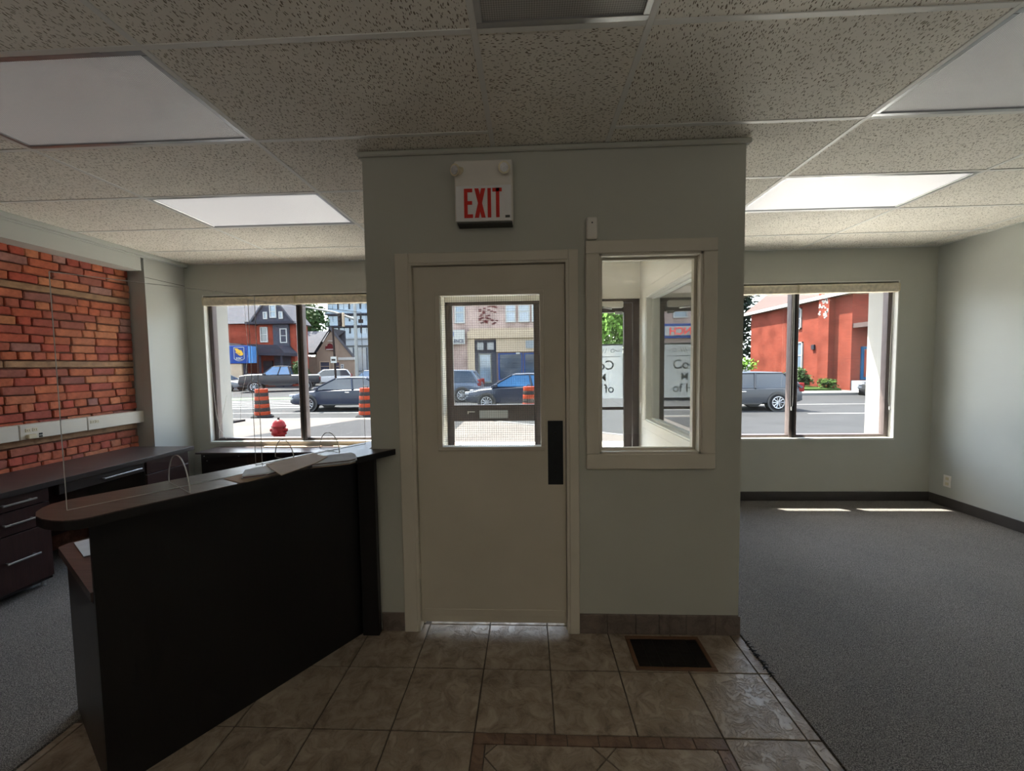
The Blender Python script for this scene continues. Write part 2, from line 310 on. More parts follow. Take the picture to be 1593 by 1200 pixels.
# ------------------------------------------------------------------ mesh builder
class MB:
    def __init__(s): s.v = []; s.f = []; s.smooth = False
    def add(s, vs, fs):
        k = len(s.v); s.v += [tuple(p) for p in vs]; s.f += [tuple(i + k for i in f) for f in fs]; return s
    def box(s, x0, y0, z0, x1, y1, z1, c=0):
        x0, x1 = sorted((x0, x1)); y0, y1 = sorted((y0, y1)); z0, z1 = sorted((z0, z1))
        if c <= 0:
            return s.add([(x, y, z) for z in (z0, z1) for y in (y0, y1) for x in (x0, x1)],
                         [(0, 2, 3, 1), (4, 5, 7, 6), (0, 1, 5, 4), (2, 6, 7, 3), (0, 4, 6, 2), (1, 3, 7, 5)])
        c = min(c, .45 * min(x1 - x0, y1 - y0, z1 - z0))
        vs = []; idx = {}
        X = (x0, x1); Y = (y0, y1); Z = (z0, z1)
        for i in (0, 1):
            for j in (0, 1):
                for k in (0, 1):
                    ix = X[i] + (c if i == 0 else -c); iy = Y[j] + (c if j == 0 else -c); iz = Z[k] + (c if k == 0 else -c)
                    for a, p in enumerate(((X[i], iy, iz), (ix, Y[j], iz), (ix, iy, Z[k]))): idx[(i, j, k, a)] = len(vs); vs.append(p)
        fs = []
        I = lambda i, j, k, a: idx[(i, j, k, a)]
        for q in (0, 1):
            f = [I(q, 0, 0, 0), I(q, 1, 0, 0), I(q, 1, 1, 0), I(q, 0, 1, 0)]; fs.append(f if q else f[::-1])
            f = [I(0, q, 0, 1), I(0, q, 1, 1), I(1, q, 1, 1), I(1, q, 0, 1)]; fs.append(f if q else f[::-1])
            f = [I(0, 0, q, 2), I(1, 0, q, 2), I(1, 1, q, 2), I(0, 1, q, 2)]; fs.append(f if q else f[::-1])
        for p in (0, 1):
            for q in (0, 1):
                f = [I(0, p, q, 1), I(1, p, q, 1), I(1, p, q, 2), I(0, p, q, 2)]; fs.append(f if (p ^ q) else f[::-1])
                f = [I(p, 0, q, 0), I(p, 1, q, 0), I(p, 1, q, 2), I(p, 0, q, 2)]; fs.append(f if not (p ^ q) else f[::-1])
                f = [I(p, q, 0, 0), I(p, q, 1, 0), I(p, q, 1, 1), I(p, q, 0, 1)]; fs.append(f if (p ^ q) else f[::-1])
        for i in (0, 1):
            for j in (0, 1):
                for k in (0, 1):
                    f = [I(i, j, k, 0), I(i, j, k, 1), I(i, j, k, 2)]; fs.append(f if (i + j + k) % 2 else f[::-1])
        return s.add(vs, fs)
    def prism(s, poly, axis, a, b):
        """poly of 2-D points extruded along axis ('x': (y,z), 'y': (x,z), 'z': (x,y)) from a to b"""
        n = len(poly)
        def P(p, t): return (t, p[0], p[1]) if axis == 'x' else ((p[0], t, p[1]) if axis == 'y' else (p[0], p[1], t))
        vs = [P(p, a) for p in poly] + [P(p, b) for p in poly]
        return s.add(vs, [tuple(range(n - 1, -1, -1)), tuple(range(n, 2 * n))] + [(i, (i + 1) % n, n + (i + 1) % n, n + i) for i in range(n)])
    def tube(s, pts, r, seg=8, r2=None, closed=False):
        P = [Vector(p) for p in pts]; n = len(P); vs = []; fs = []
        prev = None
        for i, p in enumerate(P):
            t = (P[min(i + 1, n - 1)] - P[max(i - 1, 0)]).normalized()
            if prev is None: a = t.orthogonal().normalized()
            else:
                a = prev - t * prev.dot(t); a = a.normalized() if a.length > 1e-6 else t.orthogonal().normalized()
            prev = a; b = t.cross(a); rr = r if r2 is None else r + (r2 - r) * i / (n - 1)
            vs += [tuple(p + a * (rr * math.cos(2 * PI * k / seg)) + b * (rr * math.sin(2 * PI * k / seg))) for k in range(seg)]
        for i in range(n - 1):
            for k in range(seg): fs.append((i * seg + k, i * seg + (k + 1) % seg, (i + 1) * seg + (k + 1) % seg, (i + 1) * seg + k))
        fs += [tuple(range(seg - 1, -1, -1)), tuple(range((n - 1) * seg, n * seg))]
        return s.add(vs, fs)
    def lathe(s, prof, cx, cy, seg=20, axis='z', cz=0):
        vs = []; fs = []; n = len(prof)
        for (r, h) in prof:
            for k in range(seg):
                a = 2 * PI * k / seg; c, d = r * math.cos(a), r * math.sin(a)
                vs.append((cx + c, cy + d, cz + h) if axis == 'z' else ((cx + c, cy + h, cz + d) if axis == 'y' else (cx + h, cy + c, cz + d)))
        for i in range(n - 1):
            for k in range(seg): fs.append((i * seg + k, i * seg + (k + 1) % seg, (i + 1) * seg + (k + 1) % seg, (i + 1) * seg + k))
        fs += [tuple(range(seg - 1, -1, -1)), tuple(range((n - 1) * seg, n * seg))]
        return s.add(vs, fs)
    def quadslab(s, q, n, t):
        n = Vector(n) * t; a = [Vector(p) for p in q]; k = len(a)
        return s.add([tuple(p) for p in a] + [tuple(p + n) for p in a], [tuple(range(k - 1, -1, -1)), tuple(range(k, 2 * k))] + [(i, (i + 1) % k, k + (i + 1) % k, k + i) for i in range(k)])
    def build(s, name, mat, parent=None, label=None, kind=None, smooth=False, local=False, recalc=True, origin=None):
        off = Vector((0, 0, 0))
        if parent is not None and not local:
            q = parent
            while q is not None: off += Vector(q.location); q = q.parent
        o_ = Vector(origin) - off if origin is not None else Vector((0, 0, 0))
        me = bpy.data.meshes.new(name); me.from_pydata([(x - off.x - o_.x, y - off.y - o_.y, z - off.z - o_.z) for x, y, z in s.v], [], s.f)
        if recalc:
            import bmesh
            bm = bmesh.new(); bm.from_mesh(me); bmesh.ops.recalc_face_normals(bm, faces=bm.faces); bm.to_mesh(me); bm.free()
        me.materials.append(M[mat])
        if smooth:
            me.polygons.foreach_set('use_smooth', [True] * len(me.polygons))
            try: me.set_sharp_from_angle(angle=math.radians(40))
            except Exception: pass
        me.update()
        o = bpy.data.objects.new(name, me); C.objects.link(o); o.location = o_
        if parent is not None: o.parent = parent
        if label: o['label'] = label
        if kind: o['kind'] = kind
        return o
def B(*a, c=0): return MB().box(*a, c=c)
def tag(o, label, cat=None, group=None, kind=None):
    o['label'] = label
    if cat: o['category'] = cat
    if group: o['group'] = group
    if kind: o['kind'] = kind
    return o
def thing(name, loc, label, cat, group=None, kind=None, rz=0):
    o = bpy.data.objects.new(name, None); C.objects.link(o); o.location = loc; o.rotation_euler = (0, 0, rz); o.empty_display_size = .1
    return tag(o, label, cat, group, kind)
def copy_tree(o, parent=None):
    c = o.copy(); C.objects.link(c)
    if parent is not None: c.parent = parent
    for ch in list(o.children): copy_tree(ch, c)
    return c
def text_mesh(txt, size, depth, name, mat, parent, mtx, align='LEFT', sx=1.0, label=None):
    cu = bpy.data.curves.new('t', 'FONT'); cu.body = txt; cu.size = size; cu.extrude = depth / 2; cu.align_x = align; cu.offset = size * .012
    to = bpy.data.objects.new('t', cu); C.objects.link(to)
    me = bpy.data.meshes.new_from_object(to.evaluated_get(bpy.context.evaluated_depsgraph_get()))
    C.objects.unlink(to); bpy.data.objects.remove(to)
    me.transform(mtx @ Matrix.Diagonal((sx, 1, 1, 1)))
    off = Vector((0, 0, 0)); q = parent
    while q is not None: off += Vector(q.location); q = q.parent
    me.transform(Matrix.Translation(-off)); me.materials.clear(); me.materials.append(M[mat])
    o = bpy.data.objects.new(name, me); C.objects.link(o); o.parent = parent
    if label: o['label'] = label
    return o
def face_text(x, y, z, facing='front'):
    """matrix for lettering on a wall: front = read looking towards +Y; back = read looking towards -Y"""
    m = Matrix.Rotation(PI / 2, 4, 'X')
    if facing == 'back': m = Matrix.Rotation(PI, 4, 'Z') @ m
    return Matrix.Translation((x, y, z)) @ m
H = 2.712                                  # ceiling height
XL, XR, YB, YW = -.90, 1.161, 2.206, 4.39  # vestibule box and window wall
WL, WR, WY0 = -4.06, 4.293, -4.0
rnd = random.Random(7)

# ================================================================== SETTING
def build_floor():
    fl = B(WL - .2, WY0 - .2, -.2, WR + .2, 4.45, -.006).build('floor', 'grout', kind='structure')
    tag(fl, 'floor of grey carpet on both sides of a slate look tiled entrance strip')
    B(1.172, WY0, -.006, WR, YW, .007).build('carpet', 'carpet', fl, 'grey flecked carpet right of the tiles')
    m = B(WL, WY0, -.006, -2.0, YW, .007); m.box(-2.0, 2.21, -.006, XL, YW, .007); m.build('carpet', 'carpet', fl, 'grey flecked carpet behind the reception counter')
    # ragged, frayed spot in the carpet edge
    m = MB(); r = random.Random(3)
    for k in range(16):
        y = 1.90 + .23 * k / 15; x = 1.170 + r.uniform(-.006, .008); a = r.uniform(-1, 1)
        m.tube([(x - .012, y, .004), (x, y + .01 * a, .010), (x + .014, y + .018 * a, .006)], .0025, 5)
    m.build('frayed_edge', 'black_plastic', fl, 'dark frayed carpet edge', kind='stuff')
    xs = [-2.0, -1.96, -1.62, -1.28, -.937, -.60, -.243, .093, .434, .78, 1.113, 1.170]
    ys = [WY0 + .2 + i * .335 for i in range(13)]
    ys = [-1.10, -.77, -.44, -.10, .23, .56, .90, 1.235, 1.575, 1.922, 2.262, 2.60, 2.94, 3.28, 3.62, 3.84]
    R0, R1, Q0, Q1 = -.243, .78, .56, 1.575      # inset square with its darker border band
    for j in range(len(ys) - 1):
        for i in range(len(xs) - 1):
            x0, x1, y0, y1 = xs[i], xs[i + 1], ys[j], ys[j + 1]
            if y0 >= 2.2 and (x0 < -.65 or x1 > 1.1): continue
            if x0 < -.95 and y0 > 1.5: 
                if x0 < -1.7 or y0 > 2.2: continue
            if x1 <= R1 + .001 and x0 >= R0 - .001 and y1 <= Q1 + .001 and y0 >= Q0 - .001: continue
            m = B(x0 + .003, y0 + .003, -.006, x1 - .003, y1 - .003, 0, c=.0015)
            m.build('floor_tile', 'floor_slate', fl, origin=((x0 + x1) / 2, (y0 + y1) / 2, 0))
    bw = .05
    def strips(x0, y0, x1, y1, along):
        n = 8
        for k in range(n):
            a, b = k / n, (k + 1) / n
            if along == 'x': q = (x0 + (x1 - x0) * a, y0, x0 + (x1 - x0) * b, y1)
            else: q = (x0, y0 + (y1 - y0) * a, x1, y0 + (y1 - y0) * b)
            B(q[0] + .002, q[1] + .002, -.006, q[2] - .002, q[3] - .002, 0, c=.001).build('border_tile', 'accent_slate', fl, 'narrow brown border tile', origin=((q[0] + q[2]) / 2, (q[1] + q[3]) / 2, 0))
    strips(R0, Q1 - bw, R1, Q1, 'x'); strips(R0, Q0, R0 + bw, Q1 - bw, 'y'); strips(R1 - bw, Q0, R1, Q1 - bw, 'y')
    # diagonal tiles inside the inset, cut at its border
    def clip(poly, f):
        o = []
        for i in range(len(poly)):
            a, b = poly[i - 1], poly[i]; fa, fb = f(a), f(b)
            if (fa >= 0) != (fb >= 0):
                t = fa / (fa - fb); o.append((a[0] + (b[0] - a[0]) * t, a[1] + (b[1] - a[1]) * t))
            if fb >= 0: o.append(b)
        return o
    s = .338; d = s / math.sqrt(2)
    ax, ay = R0 + bw + .003, R1 - bw - .003
    for i in range(-4, 5):
        for j in range(-4, 5):
            cx = .285 + (i - j) * d; cy = 1.475 - d - (i + j) * d
            e = d - .004
            P = [(cx - e, cy), (cx, cy - e), (cx + e, cy), (cx, cy + e)]
            for f in (lambda p: p[0] - ax, lambda p: ay - p[0], lambda p: p[1] - Q0, lambda p: Q1 - bw - .003 - p[1]):
                P = clip(P, f) if len(P) > 2 else []
            if len(P) > 2: MB().prism(P, 'z', -.006, 0).build('floor_tile', 'floor_slate', fl, origin=(cx, cy, 0))
    return fl
build_floor()

def build_ceiling():
    ce = B(WL - .2, WY0 - .2, H + .02, WR + .2, 4.72, H + .2).build('ceiling', 'grid_white', kind='structure')
    tag(ce, 'suspended ceiling of fissured off-white tiles in a thin white grid')
    gx = -.1774; T = .6096
    X = [-3.835, gx - 4 * T, gx - 2 * T, gx, gx + T, gx + 3 * T, gx + 5 * T, gx + 7 * T]
    Y = [1.453 + k * T for k in range(-9, 5)] + [YW]
    zb, zt = H - .003, H + .02
    fixtures = {(1, 9), (1, 11), (5, 9), (5, 11)}
    Xe = [WL] + X[0:1] + X[1:] + [WR]
    cols = [(-3.86, X[1])] + [(X[i], X[i + 1]) for i in range(1, 7)] + [(X[7], WR)]
    g = .008
    def inbox(x0, x1, y0, y1): return x1 <= XR and x0 >= XL - .5 and y0 > YB and x0 > XL
    def tile(x0, x1, y0, y1, mat='ceiling_tile_a'):
        B(x0 + g, y0 + g, H, x1 - g, y1 - g, H + .016, c=.003).build('ceiling_tile', mat, ce, origin=((x0 + x1) / 2, (y0 + y1) / 2, H))
    for ci, (x0, x1) in enumerate(cols):
        for j in range(len(Y) - 1):
            if ci == 3: continue
            if (ci, j) in fixtures: continue
            tile(x0, x1, Y[j], Y[j + 1])
    tile(X[3], X[4], Y[9], Y[11], 'ceiling_tile_b')
    for a in (11, 5, 3, 1): tile(X[3], X[4], Y[a], Y[min(a + 2, 14)], 'ceiling_tile_b')
    hw = .012
    def bar(x0, y0, x1, y1): B(x0, y0, H - .004, x1, y1, H + .004, c=.001).build('grid_bar', 'grid_white', ce)
    for i in range(1, 8):
        bar(X[i] - hw, WY0, X[i] + hw, YW)
    for j in range(1, 14):
        if (j - 1) % 2 == 0 or True:
            segs = [(-3.86, X[3] - hw), (X[4] + hw, WR)]
            if j in (9, 11, 13, 7, 5, 3, 1): segs = [(-3.86, X[3] - hw), (X[3] + hw, X[4] - hw), (X[4] + hw, WR)]
            for a, b in segs: B(a, Y[j] - hw + .0005, H - .0034, b, Y[j] + hw - .0005, H + .004, c=.001).build('grid_bar', 'grid_white', ce)
    B(-3.86, YW - .018, H - .006, WR, YW, H + .002).build('wall_angle', 'grid_white', ce)
    B(WR - .018, WY0, H - .006, WR, YW, H + .002).build('wall_angle', 'grid_white', ce)
    # troffers
    def troffer(x0, x1, y0, y1, label, dark=False, glow=False):
        t = thing('ceiling_light', ((x0 + x1) / 2, (y0 + y1) / 2, H), label, 'light fixture', 'unlit recessed ceiling lights')
        e = .010; fw = .024
        m = B(x0 + e, y0 + e, H - .004, x1 - e, y0 + e + fw, H + .006, c=.002); m.box(x0 + e, y1 - e - fw, H - .004, x1 - e, y1 - e, H + .006, c=.002)
        m.box(x0 + e, y0 + e + fw, H - .004, x0 + e + fw, y1 - e - fw, H + .006, c=.002); m.box(x1 - e - fw, y0 + e + fw, H - .004, x1 - e, y1 - e - fw, H + .006, c=.002)
        m.build('frame', 'aluminium' , t)
        B(x0 + e + fw, y0 + e + fw, H + .003, x1 - e - fw, y1 - e - fw, H + .009).build('diffuser', 'lens_dark' if dark else ('lens_glow' if glow else 'lens'), t, 'dark prismatic lens' if dark else 'ribbed white lens')
        for sx in (x0 + .2, x1 - .2): B(sx, y0 + e - .001, H - .006, sx + .03, y0 + e + .008, H - .003).build('latch', 'aluminium', t)
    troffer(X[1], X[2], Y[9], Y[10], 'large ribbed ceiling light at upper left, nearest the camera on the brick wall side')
    troffer(X[1], X[2], Y[11], Y[12], 'bright white ceiling light in front of the left window', glow=True)
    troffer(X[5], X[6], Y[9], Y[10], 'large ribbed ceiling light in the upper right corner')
    troffer(X[5], X[6], Y[11], Y[12], 'bright white ceiling light in front of the right window', glow=True)
    troffer(X[3], X[4], Y[7], Y[9], 'dark ceiling light with metal frame at the middle of the top edge', True)
build_ceiling()

LX0, LX1, RX0, RX1, WZ0, WZ1 = -3.68, -1.50, 1.90, 3.913, .69, 2.365
def holed_wall_y(m, x0, x1, y0, y1, z0, z1, hx0, hx1, hz0, hz1):
    m.box(x0, y0, z0, hx0, y1, z1); m.box(hx1, y0, z0, x1, y1, z1); m.box(hx0, y0, z0, hx1, y1, hz0); m.box(hx0, y0, hz1, hx1, y1, z1)
def build_walls():
    m = MB(); holed_wall_y(m, WL - .2, LX1 + .02, YW, 4.52, -.2, H + .2, LX0, LX1, WZ0, WZ1); holed_wall_y(m, RX0 - .02, WR + .2, YW, 4.52, -.2, H + .2, RX0, RX1, WZ0, WZ1)
    wb = m.build('wall_back', 'wall_paint', kind='structure'); tag(wb, 'grey green window wall on both sides of the entrance box')
    m = MB(); holed_wall_y(m, WL - .6, LX1 + .02, 4.52, 4.72, -.2, 3.4, LX0 + .03, LX1, WZ0 - .02, WZ1 + .06); holed_wall_y(m, RX0 - .02, WR + .6, 4.52, 4.72, -.2, 3.4, RX0, RX1 - .04, WZ0 - .02, WZ1 + .06)
    m.box(LX1, 4.52, H, RX0, 4.72, 3.4); m.prism([(-.802, 3.93), (-1.06, 4.72), (LX1 + .02, 4.72), (LX1 + .02, YW), (XL, YW), (XL, 3.93)], 'z', -.2, H); m.prism([(1.063, 3.93), (1.31, 4.72), (RX0 - .02, 4.72), (RX0 - .02, YW), (XR, YW), (XR, 3.93)], 'z', -.2, H); m.box(WL - .6, 4.72, 2.78, WR + .6, 5.06, 3.3)
    m.build('facade', 'white_exterior', wb, 'white painted outer face of the shopfront')
    wr = B(WR, WY0, -.2, WR + .2, YW, H + .2).build('wall_right', 'wall_paint_smooth', kind='structure'); tag(wr, 'plain pale grey green wall on the right')
    wn = B(WL, WY0 - .2, -.2, WR, WY0, H + .2).build('wall_rear', 'wall_paint', kind='structure'); tag(wn, 'plain wall behind the camera')
    # brick wall
    wl = B(WL - .2, WY0, -.2, WL, YW, H + .2).build('wall_left', 'mortar', kind='structure'); tag(wl, 'exposed old brick wall with timber nailing strips on the left')
    r = random.Random(11); z = .775 - .07; k = 0; y_start = 1.75
    meshes = []
    def brick_mesh(L, hh, seed):
        q = random.Random(seed); m = B(0, 0, 0, .024, L, hh, c=.006)
        m.v = [(x + (q.uniform(-.004, .004) if x > .01 else 0), y + q.uniform(-.002, .002), zz + q.uniform(-.0025, .0025)) for x, y, zz in m.v]
        return m
    cache = {}
    row = 0
    zc = .652
    while zc < 2.53:
        if row % 9 == 4:
            # timber course, in three lengths
            ya = y_start
            for L in ((1.15, 1.02) if row % 2 else (.78, 1.38)):
                yb = min(ya + L, 3.915)
                B(WL, ya, zc + .006, WL + .024, yb - .008, zc + .058, c=.005).build('timber_strip', 'timber', wl, 'old wooden nailing strip', origin=(WL, ya, zc)); ya = yb
            zc += .068; row += 1; continue
        y = y_start - r.uniform(0, .2); hdr = (row % 6 == 2)
        while y < 3.915:
            L = r.choice((.095, .1)) if hdr or r.random() < .12 else r.choice((.19, .2, .2, .21))
            y1 = min(y + L, 3.915)
            if y1 - y > .03:
                if y1 < y + L: key = (round(y1 - y, 3), 0)
                else: key = (L, r.randrange(5))
                if key not in cache:
                    o = brick_mesh(y1 - y - .007, .0625, hash(key) % 9999).build('brick', 'brick_clay', wl, local=True); cache[key] = o.data
                else:
                    o = bpy.data.objects.new('brick', cache[key]); C.objects.link(o); o.parent = wl
                o.location = (WL + r.uniform(-.006, .002), y, zc + r.uniform(-.003, .003)); o.rotation_euler = (0, 0, r.uniform(-.012, .012))
            y = y1
        zc += .070; row += 1
    # painted header beam and pilaster
    m = B(WL, WY0, 2.525, -3.86, 3.87, H + .01); wlb = m.build('trim_1', 'wall_paint_smooth', kind='structure'); tag(wlb, 'painted beam boxed in above the brick wall')
    B(-3.86, WY0, 2.655, -3.845, 3.90, 2.672, c=.003).build('moulding', 'wall_paint_smooth', wlb)
    B(-3.86, WY0, 2.672, -3.825, YW, H, c=.006).build('moulding', 'wall_paint_smooth', wlb)
    m = B(WL, 3.92, 0, -3.88, YW, H); pl = m.build('trim_2', 'wall_paint_smooth', kind='structure'); tag(pl, 'painted pilaster between brick wall and left window')
    B(-3.88, 3.92, 2.672, -3.865, YW, 2.68, c=.002).build('moulding', 'wall_paint_smooth', pl); B(-3.88, 3.925, 2.47, -3.878, YW, 2.474).build('seam', 'plastic_grey', pl)
    # baseboards
    b = B(XR, YW - .012, .007, WR, YW, .107, c=.003).build('baseboard_back', 'dark_vinyl', kind='structure'); tag(b, 'dark vinyl baseboard under the right window')
    b = B(WR - .012, WY0, .007, WR, YW - .012, .107, c=.003).build('baseboard_right', 'dark_vinyl', kind='structure'); tag(b, 'dark vinyl baseboard on the right wall')
    bb = B(.275, YB - .002, 0, XR, YB, .112).build('baseboard_entrance', 'grout', kind='structure'); tag(bb, 'tiled base along the foot of the entrance box')
    xs = [.275, .43, .59, .72, .872, 1.03, XR + .008]
    for a, c_ in zip(xs[:-1], xs[1:]): B(a + .0015, YB - .012, .001, c_ - .0015, YB - .002, .112, c=.002).build('base_tile', 'base_slate', bb, origin=(a, YB, 0))
    for a, c_ in ((-.865, -.73),): B(a, YB - .012, .001, c_ - .0015, YB - .002, .108, c=.002).build('base_tile', 'base_slate', bb, origin=(a, YB, 0))
    # entrance box
    F0, F1 = YB, YB + .11
    dx0, dx1, dz = -.655, .221, 2.105; sx0, sx1, sz0, sz1 = .387, .94, 1.035, 2.128
    m = B(XL, F0, 0, dx0, F1, H); m.box(dx0, F0, dz, dx1, F1, H); m.box(dx1, F0, 0, sx0, F1, H); m.box(sx0, F0, 0, sx1, F1, sz0); m.box(sx0, F0, sz1, sx1, F1, H); m.box(sx1, F0, 0, XR, F1, H)
    wx = m.build('wall_entrance', 'wall_paint', kind='structure'); tag(wx, 'grey green front of the boxed-in entrance vestibule')
    B(XL, F1, 0, XL + .1, 3.93, H).build('side_wall', 'vestibule_paint', wx)
    m = B(XR - .1, F1, 0, XR, 2.55, H); m.box(XR - .1, 3.60, 0, XR, 3.93, H); m.box(XR - .1, 2.55, 0, XR, 3.60, 1.02); m.box(XR - .1, 2.55, 2.12, XR, 3.60, H)
    m.build('side_wall', 'vestibule_paint', wx)
    B(XL + .1, F1, 0.0, dx0 - .02, F1 + .008, H).build('lining', 'vestibule_paint', wx)
    B(XL + .1, 3.83, 2.146, XR - .1, 3.93, H).build('lintel', 'vestibule_paint', wx, 'wall above the entrance door')
    # mouldings round the top of the box
    for q in ((XL - .022, F0 - .022, XR + .022, F0), (XL - .022, F0, XL, YW), (XR, F0, XR + .022, YW)):
        B(q[0], q[1], H - .032, q[2], q[3], H - .005, c=.006).build('moulding', 'wall_paint', wx)
build_walls()

def build_windows():
    for n, (x0, x1, mull, blinds, lab) in enumerate(((LX0, LX1, (-2.635, -2.56), ((LX0 + .005, -2.605), (-2.595, LX1 - .005)), 'left'), (RX0, RX1, (2.845, 2.925), ((RX0 + .005, 2.868), (2.876, RX1 - .005)), 'right'))):
        w = B(x0, YW - .004, WZ0 - .016, x1, 4.46, WZ0 + .004).build('window_%d' % (n + 1), 'white_paint', kind='structure')
        tag(w, '%s dark bronze two pane shop window looking onto the street' % lab)
        m = B(x0, YW - .002, WZ0, x0 + .012, 4.52, WZ1); m.box(x1 - .012, YW - .002, WZ0, x1, 4.52, WZ1); m.box(x0, YW, WZ1 - .01, x1, 4.52, WZ1); m.build('window_lining', 'white_paint', w)
        fr = MB(); a = .045; y0, y1 = 4.45, 4.52; z0, z1 = WZ0 + .004, WZ1 - .012
        fr.box(x0 + .012, y0, z0, x0 + .012 + a, y1, z1, c=.003); fr.box(x1 - .012 - a, y0, z0, x1 - .012, y1, z1, c=.003)
        fr.box(x0 + .05, y0, z0, x1 - .05, y1, z0 + .028, c=.003); fr.box(x0 + .05, y0, z1 - .03, x1 - .05, y1, z1, c=.003)
        fr.build('window_frame', 'bronze_metal', w)
        B(mull[0], y0 - .012, z0, mull[1], y1, z1, c=.006).build('mullion', 'bronze_metal', w); B(mull[0] + .028, y0 - .016, z0, mull[1] - .03, y0 - .012, z1).build('seal', 'black_plastic', w)
        for p0, p1 in ((x0 + .05, mull[0] + .01), (mull[1] - .01, x1 - .05)): B(p0, 4.482, z0 + .02, p1, 4.488, z1 - .02).build('pane', 'glass', w)
        for j, (b0, b1) in enumerate(blinds):
            side = ('over its left pane', 'over its right pane')[j]
            t = thing('roller_blind', ((b0 + b1) / 2, 4.42, 2.30), 'rolled-up beige blind at the top of the %s window, %s' % (lab, side), 'blind', 'rolled up blinds above the windows')
            prof = [(4.378, 2.262), (4.384, 2.25), (4.41, 2.246), (4.446, 2.25), (4.448, 2.34), (4.41, 2.345), (4.384, 2.338), (4.376, 2.32)]
            MB().prism(prof, 'x', b0 + .012, b1 - .012).build('fabric_roll', 'blind_fabric', t)
            for e in (b0, b1 - .012): MB().prism([(y + (.004 if y > 4.41 else -.004), z) for y, z in prof], 'x', e, e + .012).build('end_cap', 'plastic_cream', t)
            if n == 1:
                xe = b1 - (.03 if j == 0 else .045)
                pts = [(xe - .006, 4.40, 2.25), (xe - .008, 4.405, 1.6), (xe - .008, 4.405, 1.1), (xe - .004, 4.405, 1.045), (xe + .006, 4.405, 1.03), (xe + .016, 4.405, 1.045), (xe + .02, 4.405, 1.1), (xe + .014, 4.405, 1.7), (xe + .008, 4.40, 2.25)]
                MB().tube(pts, .0022, 6).build('pull_chain', 'cord', t)
                B(xe + .002, 4.40, .995, xe + .010, 4.412, 1.03).build('chain_tensioner', 'plastic_white', t)
            elif j == 0:
                MB().tube([(-3.20, 4.40, 2.25), (-3.20, 4.41, 2.0), (-3.19, 4.41, 1.75), (-3.24, 4.42, 1.45), (-3.30, 4.41, 1.2), (-3.32, 4.41, .95)], .0018, 5).build('pull_cord', 'cord', t)
                MB().tube([(-3.655, 4.41, 2.25), (-3.62, 4.40, 1.4), (-3.60, 4.40, 1.05), (-3.57, 4.40, .85), (-3.50, 4.41, .72)], .0022, 5).build('pull_cord', 'cord', t)
                MB().tube([(-3.47, 4.41, 1.22), (-3.52, 4.40, 1.0), (-3.57, 4.40, .80), (-3.58, 4.40, .72)], .002, 5).build('pull_cord', 'cord', t)
    # entrance side window (in the box front) and the one in its right flank
    x0, x1, z0, z1 = .387, .94, 1.035, 2.128
    w = MB(); w.box(x0 - .072, YB - .02, z0 - .085, x1 + .076, YB, z0, c=.004); w.box(x0 - .072, YB - .02, z1, x1 + .076, YB, z1 + .07, c=.004)
    w.box(x0 - .072, YB - .02, z0, x0, YB, z1, c=.004); w.box(x1, YB - .02, z0, x1 + .076, YB, z1, c=.004)
    w = w.build('window_3', 'trim_paint', kind='structure'); tag(w, 'narrow interior window with cream casing right of the door')
    def lining(w, x0, x1, z0, z1, ax, f0, f1, glass, mat='trim_paint'):
        m = MB()
        def bx(a0, b0, c0, a1, b1, c1): m.box(a0, b0, c0, a1, b1, c1) if ax == 'y' else m.box(b0, a0, c0, b1, a1, c1)
        bx(x0, f0, z0, x0 + .012, f1, z1); bx(x1 - .012, f0, z0, x1, f1, z1); bx(x0, f0, z0, x1, f1, z0 + .012); bx(x0, f0, z1 - .012, x1, f1, z1)
        g0, g1 = glass - .015, glass + .015
        bx(x0 + .012, g0, z0 + .012, x0 + .026, g1, z1 - .012); bx(x1 - .026, g0, z0 + .012, x1 - .012, g1, z1 - .012); bx(x0 + .026, g0, z0 + .012, x1 - .026, g1, z0 + .024); bx(x0 + .026, g0, z1 - .024, x1 - .026, g1, z1 - .012)
        m.build('window_lining', mat, w)
        p = MB()
        a = (x0 + .02, glass - .003, z0 + .02, x1 - .02, glass + .003, z1 - .02)
        p.box(*a) if ax == 'y' else p.box(a[1], a[0], a[2], a[4], a[3], a[5])
        p.build('pane', 'glass' if ax == 'y' else 'glass_reflective', w)
    lining(w, x0, x1, z0, z1, 'y', YB - .012, YB + .11, YB + .055)
    m = MB(); f = YB + .11; m.box(x0 - .06, f, z0 - .06, x1 + .06, f + .015, z0); m.box(x0 - .06, f, z1, x1 + .06, f + .015, z1 + .06); m.box(x0 - .06, f, z0, x0, f + .015, z1); m.box(x1, f, z0, x1 + .06, f + .015, z1); m.build('casing', 'white_paint', w)
    y0, y1, z0, z1 = 2.55, 3.60, 1.02, 2.12; X = XR - .1
    m = MB(); m.box(X - .018, y0 - .08, z0 - .08, X, y1 + .08, z0, c=.004); m.box(X - .018, y0 - .08, z1, X, y1 + .08, z1 + .08, c=.004); m.box(X - .018, y0 - .08, z0, X, y0, z1, c=.004); m.box(X - .018, y1, z0, X, y1 + .08, z1, c=.004)
    w = m.build('window_4', 'vestibule_paint', kind='structure'); tag(w, 'white framed glass side window inside the entrance vestibule')
    lining(w, y0, y1, z0, z1, 'x', X - .012, XR + .004, X + .05, 'white_paint')
    B(X - .02, 3.70, 1.06, X - .012, 3.76, 1.17, c=.002).build('switch', 'plastic_white', w, 'white switch plate beside the window')
build_windows()

